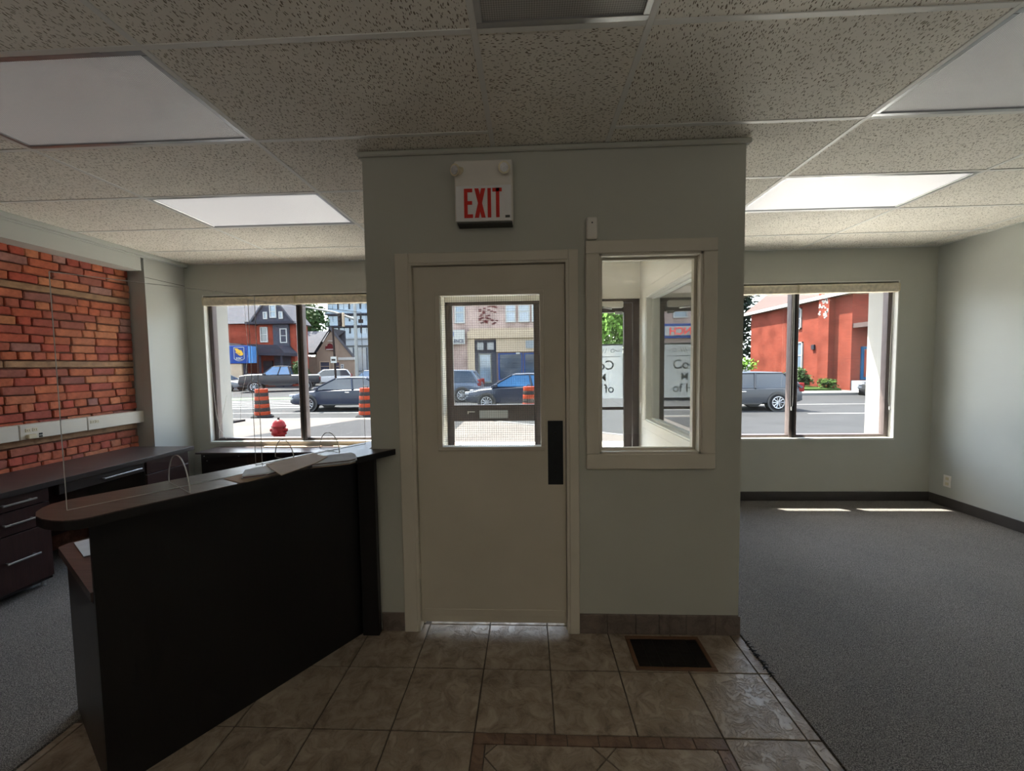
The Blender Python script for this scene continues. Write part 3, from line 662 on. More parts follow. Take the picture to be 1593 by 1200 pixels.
def build_inner_door():
    m = MB(); y = YB
    # casing
    m.box(-.731, y - .02, 0, -.655, y, 2.155, c=.004); m.box(.221, y - .02, 0, .275, y, 2.155, c=.004); m.box(-.655, y - .02, 2.10, .221, y, 2.155, c=.004)
    d = m.build('door_1', 'trim_paint', kind='structure'); tag(d, 'cream painted inner door with wired glass window and its casing')
    m = B(-.655, y - .014, 0, -.641, y + .11, 2.10); m.box(.207, y - .014, 0, .221, y + .11, 2.10); m.box(-.641, y - .014, 2.09, .207, y + .11, 2.105)
    m.box(-.641, y + .062, 0, -.63, y + .11, 2.09); m.box(.196, y + .062, 0, .207, y + .11, 2.09); m.box(-.63, y + .062, 2.078, .196, y + .11, 2.09)
    m.build('door_jamb', 'trim_paint', d)
    L0, L1, zb, zt = -.638, .204, .045, 2.086; f0, f1 = y + .012, y + .058
    gx0, gx1, gz0, gz1 = -.491, .066, 1.075, 1.925
    m = MB(); holed_wall_y(m, L0, L1, f0, f1, zb, zt, gx0, gx1, gz0, gz1)
    leaf = m.build('door_leaf', 'door_paint', d)
    m = B(gx0 - .026, f0 - .008, gz0 - .022, gx1 + .022, f0, gz0, c=.002); m.box(gx0 - .026, f0 - .008, gz1, gx1 + .022, f0, gz1 + .022, c=.002)
    m.box(gx0 - .026, f0 - .008, gz0, gx0, f0, gz1, c=.002); m.box(gx1, f0 - .008, gz0, gx1 + .022, f0, gz1, c=.002); m.build('glazing_bead', 'door_paint', leaf)
    B(gx0, f0 + .02, gz0, gx1, f0 + .026, gz1).build('pane', 'glass', leaf)
    m = MB(); n = int((gx1 - gx0) / .0127)
    for i in range(1, n): x = gx0 + i * .0127; m.box(x - .0004, f0 + .0185, gz0, x + .0004, f0 + .0195, gz1)
    n = int((gz1 - gz0) / .0127)
    for i in range(1, n): z = gz0 + i * .0127; m.box(gx0, f0 + .0185, z - .0004, gx1, f0 + .0195, z + .0004)
    m.build('wire_grid', 'push_plate', leaf, 'fine square wire grid in the glass', kind='stuff', recalc=False)
    B(L0 + .01, f0 - .006, .085, L1 - .008, f0, .125, c=.002).build('bottom_sweep', 'door_paint', leaf)
    p = B(.104, f0 - .004, .857, .189, f0, 1.22, c=.0015).build('push_plate', 'push_plate', leaf, 'dark metal plate on the latch edge')
    for z in (.93, 1.15): MB().lathe([(.007, 0), (.007, -.003), (.003, -.004)], .147, f0 - .004, 10, 'y', z).build('screw', 'black_plastic', p)
    for z in (.35, 1.1, 1.85):
        MB().lathe([(.006, -.045), (.006, .045)], L0 - .003, f0 - .004, 8, 'z', z).build('hinge', 'door_paint', leaf)
build_inner_door()

def build_entry_door():
    y0, y1 = 3.855, 3.905; X0, X1 = XL + .1, XR - .1
    m = B(X0, y0, 0, X0 + .035, y1, 2.146, c=.003); m.box(X1 - .06, y0, 0, X1, y1, 2.146, c=.003); m.box(X0, y0, 2.112, X1, y1, 2.146, c=.003); m.box(.095, y0, 0, .14, y1, 2.112, c=.003); m.box(X0, y0, 0, X1, y1, .03)
    d = m.build('door_2', 'bronze_metal', kind='structure'); tag(d, 'dark bronze glazed street entrance seen through the inner door and side window')
    # fixed side panel with letter slot
    m = B(X0 + .035, y0 + .004, .03, X0 + .062, y1 - .004, 2.112); m.box(.055, y0 + .004, .03, .095, y1 - .004, 2.112); m.box(X0 + .062, y0 + .004, .984, .055, y1 - .004, 1.144, c=.003); m.box(X0 + .062, y0 + .004, .03, .055, y1 - .004, .2)
    s = m.build('side_panel', 'bronze_metal', d)
    B(X0 + .05, 3.876, 1.12, .065, 3.882, 2.112).build('pane', 'glass', s); B(X0 + .05, 3.876, .17, .065, 3.882, 1.0).build('pane', 'glass', s)
    ls = B(-.485, y0 - .006, 1.012, -.205, y0 + .004, 1.092, c=.003).build('letter_slot', 'aluminium', s, 'aluminium letter slot')
    m = B(-.60, y0 - .02, 1.075, -.53, y0 - .01, 1.083); m.box(-.60, y0 - .02, 1.06, -.592, y0, 1.083); m.build('latch', 'plastic_white', s)
    # leaf
    m = B(.145, y0 + .004, .03, .22, y1 - .004, 2.108, c=.003); m.box(.917, y0 + .004, .03, .995, y1 - .004, 2.108, c=.003); m.box(.22, y0 + .004, 2.02, .917, y1 - .004, 2.108, c=.003); m.box(.22, y0 + .004, .03, .917, y1 - .004, .25, c=.003)
    m.box(.22, y0 + .01, 1.083, .917, y1 - .01, 1.113, c=.002)
    l = m.build('door_leaf', 'bronze_metal', d); B(.21, 3.876, .24, .927, 3.882, 2.03).build('pane', 'glass', l)
    B(.225, 3.884, 1.195, .912, 3.886, 1.722).build('frosted_film', 'frosted_film', l, 'frosted white film with dark lettering')
    m = B(.225, 3.8835, 1.706, .912, 3.8842, 1.722); m.box(.225, 3.883, 1.595, .885, 3.8835, 1.601); m.build('film_border', 'frost_line', l)
    for txt, z, sz, x in (('Con', 1.475, .125, .83), ('M', 1.365, .10, .755), ('of H', 1.25, .115, .83)):
        text_mesh(txt, sz, .001, 'lettering', 'frost_line', l, face_text(x, 3.8835, z, 'back'))
    m = MB()
    for k in range(1):
        m.tube([(.885, 3.8832, 1.655), (.86, 3.8832, 1.648), (.84, 3.8832, 1.66), (.815, 3.8832, 1.672), (.795, 3.8832, 1.66), (.8, 3.8832, 1.642), (.82, 3.8832, 1.638), (.832, 3.8832, 1.652)], .0028, 5)
    for x in (.745, .72, .70): m.tube([(x + .012, 3.8832, 1.68), (x - .006, 3.8832, 1.63)], .0025, 5)
    m.build('scroll_ornament', 'frost_line', l)
    c = B(.62, y0 - .05, 2.058, .90, y0 + .004, 2.118, c=.008).build('door_closer', 'plastic_white', l, 'pale overhead door closer')
    MB().tube([(.79, y0 - .03, 2.05), (.70, y0 - .12, 2.052), (.56, y0 - .06, 2.08)], .009, 6).build('closer_arm', 'aluminium', c); B(.83, y0 - .01, 2.00, .90, y0 + .002, 2.028).build('bracket', 'aluminium', c)
build_entry_door()

# ================================================================== FIXED THINGS ON THE WALLS
def build_fixtures():
    t = thing('exit_sign', (-.225, YB, 2.28), 'white exit sign box with red letters and two emergency lamp heads above the door', 'exit sign')
    x0, x1, y0 = -.378, -.072, YB - .075
    B(x0, y0, 2.292, x1, YB - .001, 2.612, c=.006).build('housing', 'plastic_white', t)
    B(x0 + .006, y0 - .006, 2.295, x1 - .008, y0, 2.478, c=.002).build('sign_face', 'sign_face', t)
    B(x0 + .01, y0 - .002, 2.284, x1 - .004, YB - .002, 2.292, c=.001).build('base_strip', 'plastic_grey', t)
    m = MB(); yy0, yy1 = y0 - .009, y0 - .005; z0, z1 = 2.312, 2.462; lx = -.328
    s = .018
    def bx(a, b, c_, d): m.box(a, yy0, b, c_, yy1, d)
    bx(lx, z0, lx + s, z1); bx(lx + s, z1 - s, lx + .044, z1); bx(lx + s, z0, lx + .046, z0 + s); bx(lx + s, z0 + .068, lx + .042, z0 + .068 + s)
    def para(xa, za, xb, zb): m.prism([(xa - s * .6, za), (xa + s * .6, za), (xb + s * .6, zb), (xb - s * .6, zb)], 'y', yy0, yy1)
    para(lx + .066, z0, lx + .102, z1); 
    m.prism([(lx + .102 - s * .6, z0), (lx + .102 + s * .6, z0), (lx + .066 + s * .6, z1), (lx + .066 - s * .6, z1)], 'y', yy0 - .0004, yy1)
    bx(lx + .124, z0, lx + .124 + s, z1); bx(lx + .168, z0, lx + .168 + s, z1); bx(lx + .150, z1 - s, lx + .199, z1)
    m.build('lettering', 'sign_red', t, 'red EXIT lettering')
    B(-.112, yy0 + .002, 2.31, -.088, yy1, 2.322).build('maker_mark', 'plastic_grey', t)
    for (cx, cz, dx, name) in ((-.353, 2.552, -.55, 'l'), (-.118, 2.556, .15, 'r')):
        d = Vector((dx, -1, -.25)).normalized(); o = Vector((cx, y0 - .012, cz))
        a = MB().tube([o + Vector((.014, .012, .01)), o + Vector((.004, -.004, .006)), o], .014, 10).build('lamp_head', 'plastic_cream', t, smooth=True)
        h = MB().tube([o - d * .012, o, o + d * .012, o + d * .03, o + d * .034], .017, 16, .030).build('lamp_shell', 'plastic_cream', a, smooth=True)
        o.y -= 0
        e = o + d * .035
        g = MB().tube([e, e + d * .003], .022, 14).build('lens', 'chrome', h) if False else MB().tube([e, e + d * .003], .022, 14).build('lens', 'lamp_glass', a)
    s = B(.320, YB - .03, 2.205, .378, YB, 2.318, c=.006).build('door_sensor', 'plastic_white'); tag(s, 'small white alarm sensor on the corner of the side window casing', 'sensor')
    B(.345, YB - .032, 2.285, .352, YB - .029, 2.292).build('indicator', 'plastic_grey', s)
    # outlet on right wall
    o = B(WR - .006, 4.165, .215, WR, 4.24, .335, c=.002).build('wall_outlet', 'plastic_white'); tag(o, 'white power outlet low on the right wall', 'outlet')
    for z in (.248, .302): B(WR - .0085, 4.187, z - .015, WR - .005, 4.218, z + .015, c=.001).build('socket', 'plastic_cream', o)
    # surface raceway on brick
    t = thing('power_raceway', (-4.0, 3.2, 1.0), 'long cream metal power trunking with outlets along the brick wall', 'cable trunking')
    segs = [(1.75, 2.905), (2.910, 3.385), (3.390, 3.915)]
    for a, b in segs:
        s = B(-4.035, a, .995, -3.97, b, 1.115, c=.004).build('trunking_cover', 'raceway_metal', t)
    def sock(y, z, mat='plastic_cream'):
        p = B(-3.971, y - .017, z - .014, -3.966, y + .017, z + .014, c=.002).build('socket', mat, t)
        m = B(-3.966, y - .008, z - .006, -3.9655, y - .005, z + .006); m.box(-3.966, y + .005, z - .006, -3.9655, y + .008, z + .006); m.build('slots', 'black_plastic', p)
    sock(3.425, 1.068); sock(3.465, 1.068); sock(2.96, 1.068); sock(3.005, 1.068)
    B(-3.975, 2.945, 1.0, -3.945, 3.0, 1.035, c=.004).build('adapter_plug', 'plastic_cream', t, 'beige plug left in the lower socket')
    for z in (1.008, 1.028): B(-3.972, 3.03, z - .007, -3.9655, 3.05, z + .007).build('data_jack', 'black_plastic', t)
    # floor register
    t = thing('floor_register', (.72, 2.05, 0), 'brown framed floor vent set in the tiles below the side window', 'floor vent')
    x0, x1, y0, y1 = .522, .925, 1.928, 2.176; f = .022
    m = B(x0, y0, 0, x1, y0 + f, .007, c=.002); m.box(x0, y1 - f, 0, x1, y1, .007, c=.002); m.box(x0, y0 + f, 0, x0 + f, y1 - f, .007, c=.002); m.box(x1 - f, y0 + f, 0, x1, y1 - f, .007, c=.002)
    m.build('frame', 'register_wood', t); B(x0 + f, y0 + f, 0, x1 - f, y1 - f, .0015).build('well', 'black_void', t)
    m = MB()
    for k in range(24): y = y0 + f + .004 + k * .0084; m.box(x0 + f, y, .0015, x1 - f, y + .003, .005)
    for k in range(1, 6): x = x0 + f + k * (x1 - x0 - 2 * f) / 6; m.box(x - .002, y0 + f, .0015, x + .002, y1 - f, .0052)
    m.build('louvre', 'register_dark', t, kind='stuff')
build_fixtures()

# ================================================================== RECEPTION COUNTER
D = Vector((-.545, -.838)).normalized(); N = Vector((D.y * -1, D.x)) # N points to the camera side
N = Vector((.838, -.545)).normalized()
P0 = Vector((-.955, 2.197))           # right foot of the front panel
def cp(t, s, z): p = P0 + D * t + N * s; return (p.x, p.y, z)   # t along the front towards the camera, s outwards
def slab(t0, s0, z0, t1, s1, z1):
    m = MB(); q = [cp(t0, s0, z0), cp(t1, s0, z0), cp(t1, s1, z0), cp(t0, s1, z0)]
    return m.quadslab(q, (0, 0, 1), z1 - z0)
def build_counter():
    t = thing('reception_counter', (-1.25, 1.75, 0), 'black angled reception counter with raised top beside the entrance box', 'reception desk')
    Lp = 1.073
    slab(.0, -.03, 0, Lp, 0, 1.037).build('front_panel', 'panel_black', t)
    B(-.962, 2.150, 0, -.868, YB - .013, 1.037, c=.003).build('filler_strip', 'panel_black', t)
    slab(Lp - .03, -.62, 0, Lp, -.03, .70).build('end_panel', 'espresso', t)
    pass
    # raised top: front edge straight, outer end rounded
    fr = [(-.742, 2.2), (-.742 + (-1.345 + .742), 1.296)]
    poly = [(-.758, 2.196), (-1.345, 1.292), (-1.375, 1.240), (-1.400, 1.192), (-1.425, 1.168), (-1.46, 1.158), (-1.50, 1.160), (-1.545, 1.171), (-1.60, 1.195), (-1.645, 1.230), (-1.672, 1.268), (-1.685, 1.305), (-1.680, 1.343), (-1.655, 1.385), (-1.558, 1.525), (-.996, 2.417), (-.912, 2.55), (-.912, 2.196)]
    m = MB(); c = .004
    m.prism(poly, 'z', 1.066, 1.07); m.build('raised_top', 'worktop_dark', t); MB().prism(poly, 'z', 1.037, 1.066).build('edge_band', 'panel_black', t, 'black edge of the raised top')
    # lower worktop behind
    poly = [cp(Lp + .005, -.045, 0), cp(Lp + .015, -.70, 0), cp(Lp - .02, -.725, 0), cp(-.45, -.725, 0), cp(-.45, -.28, 0), cp(.05, -.045, 0)]
    m = MB(); m.prism([(p[0], p[1]) for p in poly], 'z', .705, .74); m.build('lower_worktop', 'worktop_dark', t)
    slab(.20, -.60, .30, Lp - .03, -.06, .32).build('shelf', 'espresso', t)
    # papers on the low worktop
    pz = .741
    for i, (a, b, mt) in enumerate(((.94, -.70, 'paper_white'), (.86, -.60, 'paper_grey'))):
        p = slab(a, b, pz + i * .004, a + .10, b + .24, pz + .003 + i * .004).build('sheet_of_paper', mt)
        tag(p, ('white paper scrap on the low worktop at the counter end', 'crumpled white paper lying further back on the low worktop')[i], 'paper', 'papers on the low worktop')
build_counter()

def build_guards():
    def guard(t0, t1, feet, label, s=.022, R=.125):
        # panel stands on the raised top along s = const
        def q(t, s, z): return cp(t, s, z)
        g = thing('sneeze_guard', q((t0 + t1) / 2, 0, 1.07), label, 'screen', 'clear screens on the counter')
        z0, z1 = 1.072, 1.86
        m = MB(); m.quadslab([q(t0, s, z0), q(t1, s, z0), q(t1, s + .004, z0), q(t0, s + .004, z0)], (0, 0, 1), z1 - z0); m.build('panel', 'acrylic', g)
        e = MB()
        for a, b in ((q(t0, s + .002, z0), q(t0, s + .002, z1)), (q(t1, s + .002, z0), q(t1, s + .002, z1)), (q(t0, s + .002, z1), q(t1, s + .002, z1)), (q(t0, s + .002, z0), q(t1, s + .002, z0))): e.tube([a, b], .0014, 5)
        e.build('polished_edge', 'acrylic_edge', g)
        for f in feet:
            n = 16
            pts = [(s + .002 + R * math.cos(PI * k / n), 1.072 + R * 1.02 * math.sin(PI * k / n)) for k in range(n + 1)]
            a = [Vector(q(f - .002, p[0], p[1])) for p in pts]
            m = MB(); m.quadslab([tuple(v) for v in a], (-D.x, -D.y, 0), .004)
            ft = m.build('foot', 'acrylic', g)
            r = MB().tube([tuple(v) for v in a], .0024, 5); r.tube([tuple(a[0]), tuple(a[-1])], .0014, 5); r.build('rim', 'acrylic_edge', ft)
    guard(.525, 1.125, (.83,), 'clear acrylic screen at the near, rounded end of the counter')
    guard(-.10, .50, (.13, .37), 'clear acrylic screen at the far end of the counter, behind the papers', -.11, .10)
build_guards()

def build_papers():
    z = 1.0705
    def sheet(pts, z0, th, mat, name, label, cat='papers', curl=0, parts=None):
        t = thing(name, (pts[0][0], pts[0][1], z0), label, cat, 'papers and folders on the counter top')
        k = len(pts); c = (sum(p[0] for p in pts) / k, sum(p[1] for p in pts) / k)
        lz = parts or [(mat, th)]
        zz = z0
        for i, (mt, h) in enumerate(lz):
            sc = 1 - .03 * (i % 2); dx = .004 * ((i * 7) % 3 - 1)
            q = [(c[0] + (p[0] - c[0]) * sc + dx, c[1] + (p[1] - c[1]) * sc) for p in pts]
            MB().prism(q, 'z', zz, zz + h).build('sheet' if mt.startswith('paper') else 'page_block', mt, t); zz += h
        return t, zz
    sheet([(-1.292, 1.605), (-1.176, 1.546), (-1.155, 1.559), (-1.124, 1.633), (-1.10, 1.703), (-1.026, 1.779), (-1.10, 1.86), (-1.25, 1.72)], z, .002, 'paper_card', 'folder', 'brown card folder lying under the white papers at the counter front edge', parts=[('paper_card', .002)])
    sheet([(-1.262, 1.69), (-1.205, 1.592), (-1.128, 1.637), (-1.09, 1.74), (-1.12, 1.85), (-1.19, 1.80)], z + .003, .01, 'paper_white', 'paper_stack', 'stack of white forms with a dark red edge in the middle of the counter', parts=[('paper_grey', .004), ('paper_red', .005), ('paper_white', .003), ('paper_white', .002)])
    t, _ = sheet([(-1.209, 1.755), (-1.129, 1.675), (-1.02, 1.575), (-.986, 1.776), (-.994, 1.903), (-1.115, 1.985)], z + .022, .002, 'paper_manila', 'envelope', 'large brown envelope laid slantwise over the other papers', 'envelope', parts=[('paper_manila', .003)])
    B(-1.19, 1.745, z + .025, -1.175, 1.76, z + .0265).build('clasp', 'paper_card', t)
    sheet([(-1.007, 1.769), (-.86, 1.845), (-.845, 1.88), (-.885, 1.965), (-.93, 2.01), (-1.031, 1.942)], z + .0005, .02, 'paper_grey', 'booklet', 'thick rolled-edge booklet with pale pages at the right end of the counter', 'booklet', parts=[('paper_manila', .003), ('paper_grey', .007), ('paper_white', .004), ('paper_red', .003), ('paper_grey', .004)])
build_papers()

# ================================================================== LEFT CABINETS
def build_cabinets():
    t = thing('worktop', (-3.72, 2.8, .72), 'long dark laminate worktop along the brick wall', 'worktop')
    B(WL + .03, .9, .722, -3.385, 3.83, .757, c=.003).build('top', 'worktop_dark', t); B(-3.387, .9, .72, -3.379, 3.83, .758, c=.002).build('edge_band', 'espresso', t)
    def handle(y0, y1, z, parent):
        m = MB(); m.box(-3.392, y0, z - .006, -3.380, y1, z + .006, c=.002)
        for y in (y0 + .012, y1 - .024): m.box(-3.418, y, z - .004, -3.388, y + .01, z + .004)
        return m.build('handle', 'aluminium', parent)
    def pedestal(y0, y1, label, drawers, hy=(0, 0)):
        t = thing('drawer_pedestal', (-3.72, (y0 + y1) / 2, 0), label, 'cabinet', 'dark drawer cabinets under the worktop')
        m = B(-4.0, y0, .055, -3.44, y0 + .02, .72); m.box(-4.0, y1 - .02, .055, -3.44, y1, .72); m.box(-4.0, y0, .055, -3.44, y1, .075); m.box(-4.0, y0, .055, -3.98, y1, .72); m.box(-4.0, y0, .70, -3.44, y1, .72)
        m.build('carcass', 'espresso', t)
        for (z0, z1, hz) in drawers:
            d = B(-3.44, y0 + .004, z0, -3.418, y1 - .004, z1, c=.002).build('drawer', 'mahogany', t)
            if hz: handle(hy[0], hy[1], hz, d)
        for y in (y0 + .04, y1 - .03):
            for x in (-3.95, -3.48): MB().lathe([(.018, 0), (.018, .01), (.008, .014), (.008, .056)], x, y, 10, 'z').build('foot', 'aluminium', t)
    dr = [(.62, .715, .667), (.462, .612, .535), (.08, .454, .283)]
    pedestal(1.98, 2.64, 'dark brown three drawer cabinet with bar handles at the left edge of the photo', dr, (2.365, 2.545))
    pedestal(1.28, 1.94, 'dark brown drawer cabinet further left, outside the knee space', dr, (1.55, 1.75))
    pedestal(3.36, 3.80, 'dark cabinet at the window end of the worktop', [(.60, .715, 0), (.08, .592, 0)])
    t = thing('pencil_drawer', (-3.5, 3.0, .62), 'shallow dark drawer with a slim handle under the worktop knee space', 'drawer')
    d = B(-3.46, 2.70, .635, -3.418, 3.34, .715, c=.002).build('drawer_front', 'espresso', t); handle(2.98, 3.29, .672, d)
    t = B(-3.99, 2.645, .16, -3.97, 3.355, .72).build('modesty_panel', 'mahogany'); tag(t, 'dark red brown back panel closing the knee space under the worktop', 'panel')
    # low credenza under the left window
    t = thing('credenza', (-2.8, 4.2, 0), 'low dark desk with rounded knee space standing under the left window', 'desk')
    x0, x1, y0, y1, zt = -3.572, -1.05, 4.05, YW - .004, .640
    B(x0, y0, zt - .018, x1, y1, zt, c=.003).build('top', 'worktop_dark', t)
    B(x0 + .05, y0 + .02, 0.007, x0 + .07, y1, zt - .018).build('side_panel', 'espresso', t); B(x1 - .04, y0 + .02, 0.007, x1 - .02, y1, zt - .018).build('side_panel', 'espresso', t)
    d = B(x0 + .07, y0 + .015, .03, -3.02, y0 + .035, zt - .02, c=.003).build('cupboard_door', 'espresso', t)
    for (x, z) in ((x0 + .09, .60), (-3.10, .60), (x0 + .12, .55)): MB().lathe([(.006, 0), (.005, -.006)], x, y0 + .015, 8, 'y', z).build('screw_cap', 'aluminium', d)
    B(-3.02, y0 + .015, .007, -3.0, y1, zt - .018).build('divider', 'mahogany', t); B(-3.0, y1 - .02, .1, x1 - .04, y1, zt - .018).build('back_panel', 'panel_black', t)
    for i, (a, b) in enumerate(((-2.98, -2.36), (-2.18, -1.75))):
        p = MB().prism([(a, 4.30), (b, 4.28), (b + .02, 4.36), (a - .05, 4.375)], 'z', zt + .0005, zt + .006).build('sheet_of_paper', 'paper_card')
        tag(p, ('long pale card lying at the back of the window desk', 'shorter pale card lying on the window desk, right of the long one')[i], 'paper')
build_cabinets()

# ================================================================== OUTSIDE
RZ = -.34      # road level
SZ = -.20      # near pavement level
def build_ground():
    g = B(-120, 4.72, -.8, 120, 160, RZ).build('ground', 'asphalt', kind='structure'); tag(g, 'grey asphalt street crossing in bright sun')
    m = MB(); m.prism([(-60, 4.72), (40, 4.72), (40, 8.9), (3.0, 8.9), (-2.2, 12.9), (-60, 13.4)], 'z', RZ, SZ)
    p = m.build('pavement', 'pavement', kind='structure'); tag(p, 'pale pinkish pavement in front of the shop windows')
    m = MB(); m.prism([(-2.15, 12.9), (3.0, 8.9), (3.1, 9.02), (-2.1, 13.03)], 'z', RZ, SZ + .005); m.prism([(-60, 13.4), (-2.15, 12.9), (-2.1, 13.03), (-60, 13.55)], 'z', RZ, SZ + .005)
    m.build('kerb', 'kerb', p)
    m = MB(); m.prism([(-7.2, 9.6), (-5.55, 12.6), (-2.0, 12.6), (-2.0, 5.6), (-6.0, 5.6)], 'z', SZ, SZ + .006); m.build('asphalt_patch', 'asphalt_dark', p, 'grey asphalt patch in the pavement')
    for k in range(-10, 11):  # pale slabs below the sill line, added to bounce daylight onto the ceiling
        x = k * 1.5; B(x + .01, 4.74, SZ - .02, x + 1.49, 6.75, SZ + .004, c=.004).build('bounce_slab', 'light_concrete', p); B(x + .01, 6.77, SZ - .02, x + 1.49, 8.8, SZ + .004, c=.004).build('bounce_slab', 'light_concrete', p)
    B(-1.05, 3.91, -.3, 1.3, 4.75, -.02).build('door_step', 'light_concrete', p)
    m = B(-120, 38, RZ, -31, 60, RZ + .12)
    far = B(-13, 25.6, RZ, 14.5, 60, RZ + .14).build('far_pavement', 'kerb', kind='structure'); tag(far, 'light concrete pavement on the far side of the street')
    s = MB(); s.prism([(13, 21.6), (40, 21.6), (40, 60), (15, 60)], 'z', RZ, RZ + .13); s.build('pavement', 'kerb', far, 'light pavement before the brick house on the right')
    g2 = MB(); g2.prism([(15.5, 23.3), (17.7, 23.2), (17.7, 34), (15.5, 34)], 'z', RZ + .13, RZ + .24); g2 = g2.build('lawn', 'grass', kind='stuff'); tag(g2, 'rough green grass strip along the foot of the red brick house', 'grass')
    # markings
    r = thing('road_markings', (0, 18, RZ), 'white painted lines on the street asphalt', 'road marking')
    z0, z1 = RZ + .001, RZ + .006
    for (y, x0, x1) in ((17.2, 8, 22), (14.2, 9.8, 30), (15.7, -20, -3), (20.6, -9, -3.4), (21.6, 9, 14)): B(x0, y, z0, x1, y + .13, z1).build('line', 'line_white', r)
    for k in range(5): MB().prism([(-17.5 + k * .1, 17.0 + k * 1.05), (-10.6 + k * .2, 17.9 + k * 1.05), (-10.6 + k * .2, 18.25 + k * 1.05), (-17.5 + k * .1, 17.35 + k * 1.05)], 'z', z0, z1).build('crossing_stripe', 'line_white', r)
    MB().prism([(-19, 22.3), (-10.5, 22.9), (-10.5, 24.3), (-19, 23.7)], 'z', z0, z1).build('cycle_lane', 'lane_green', r, 'pale green cycle lane band')
build_ground()

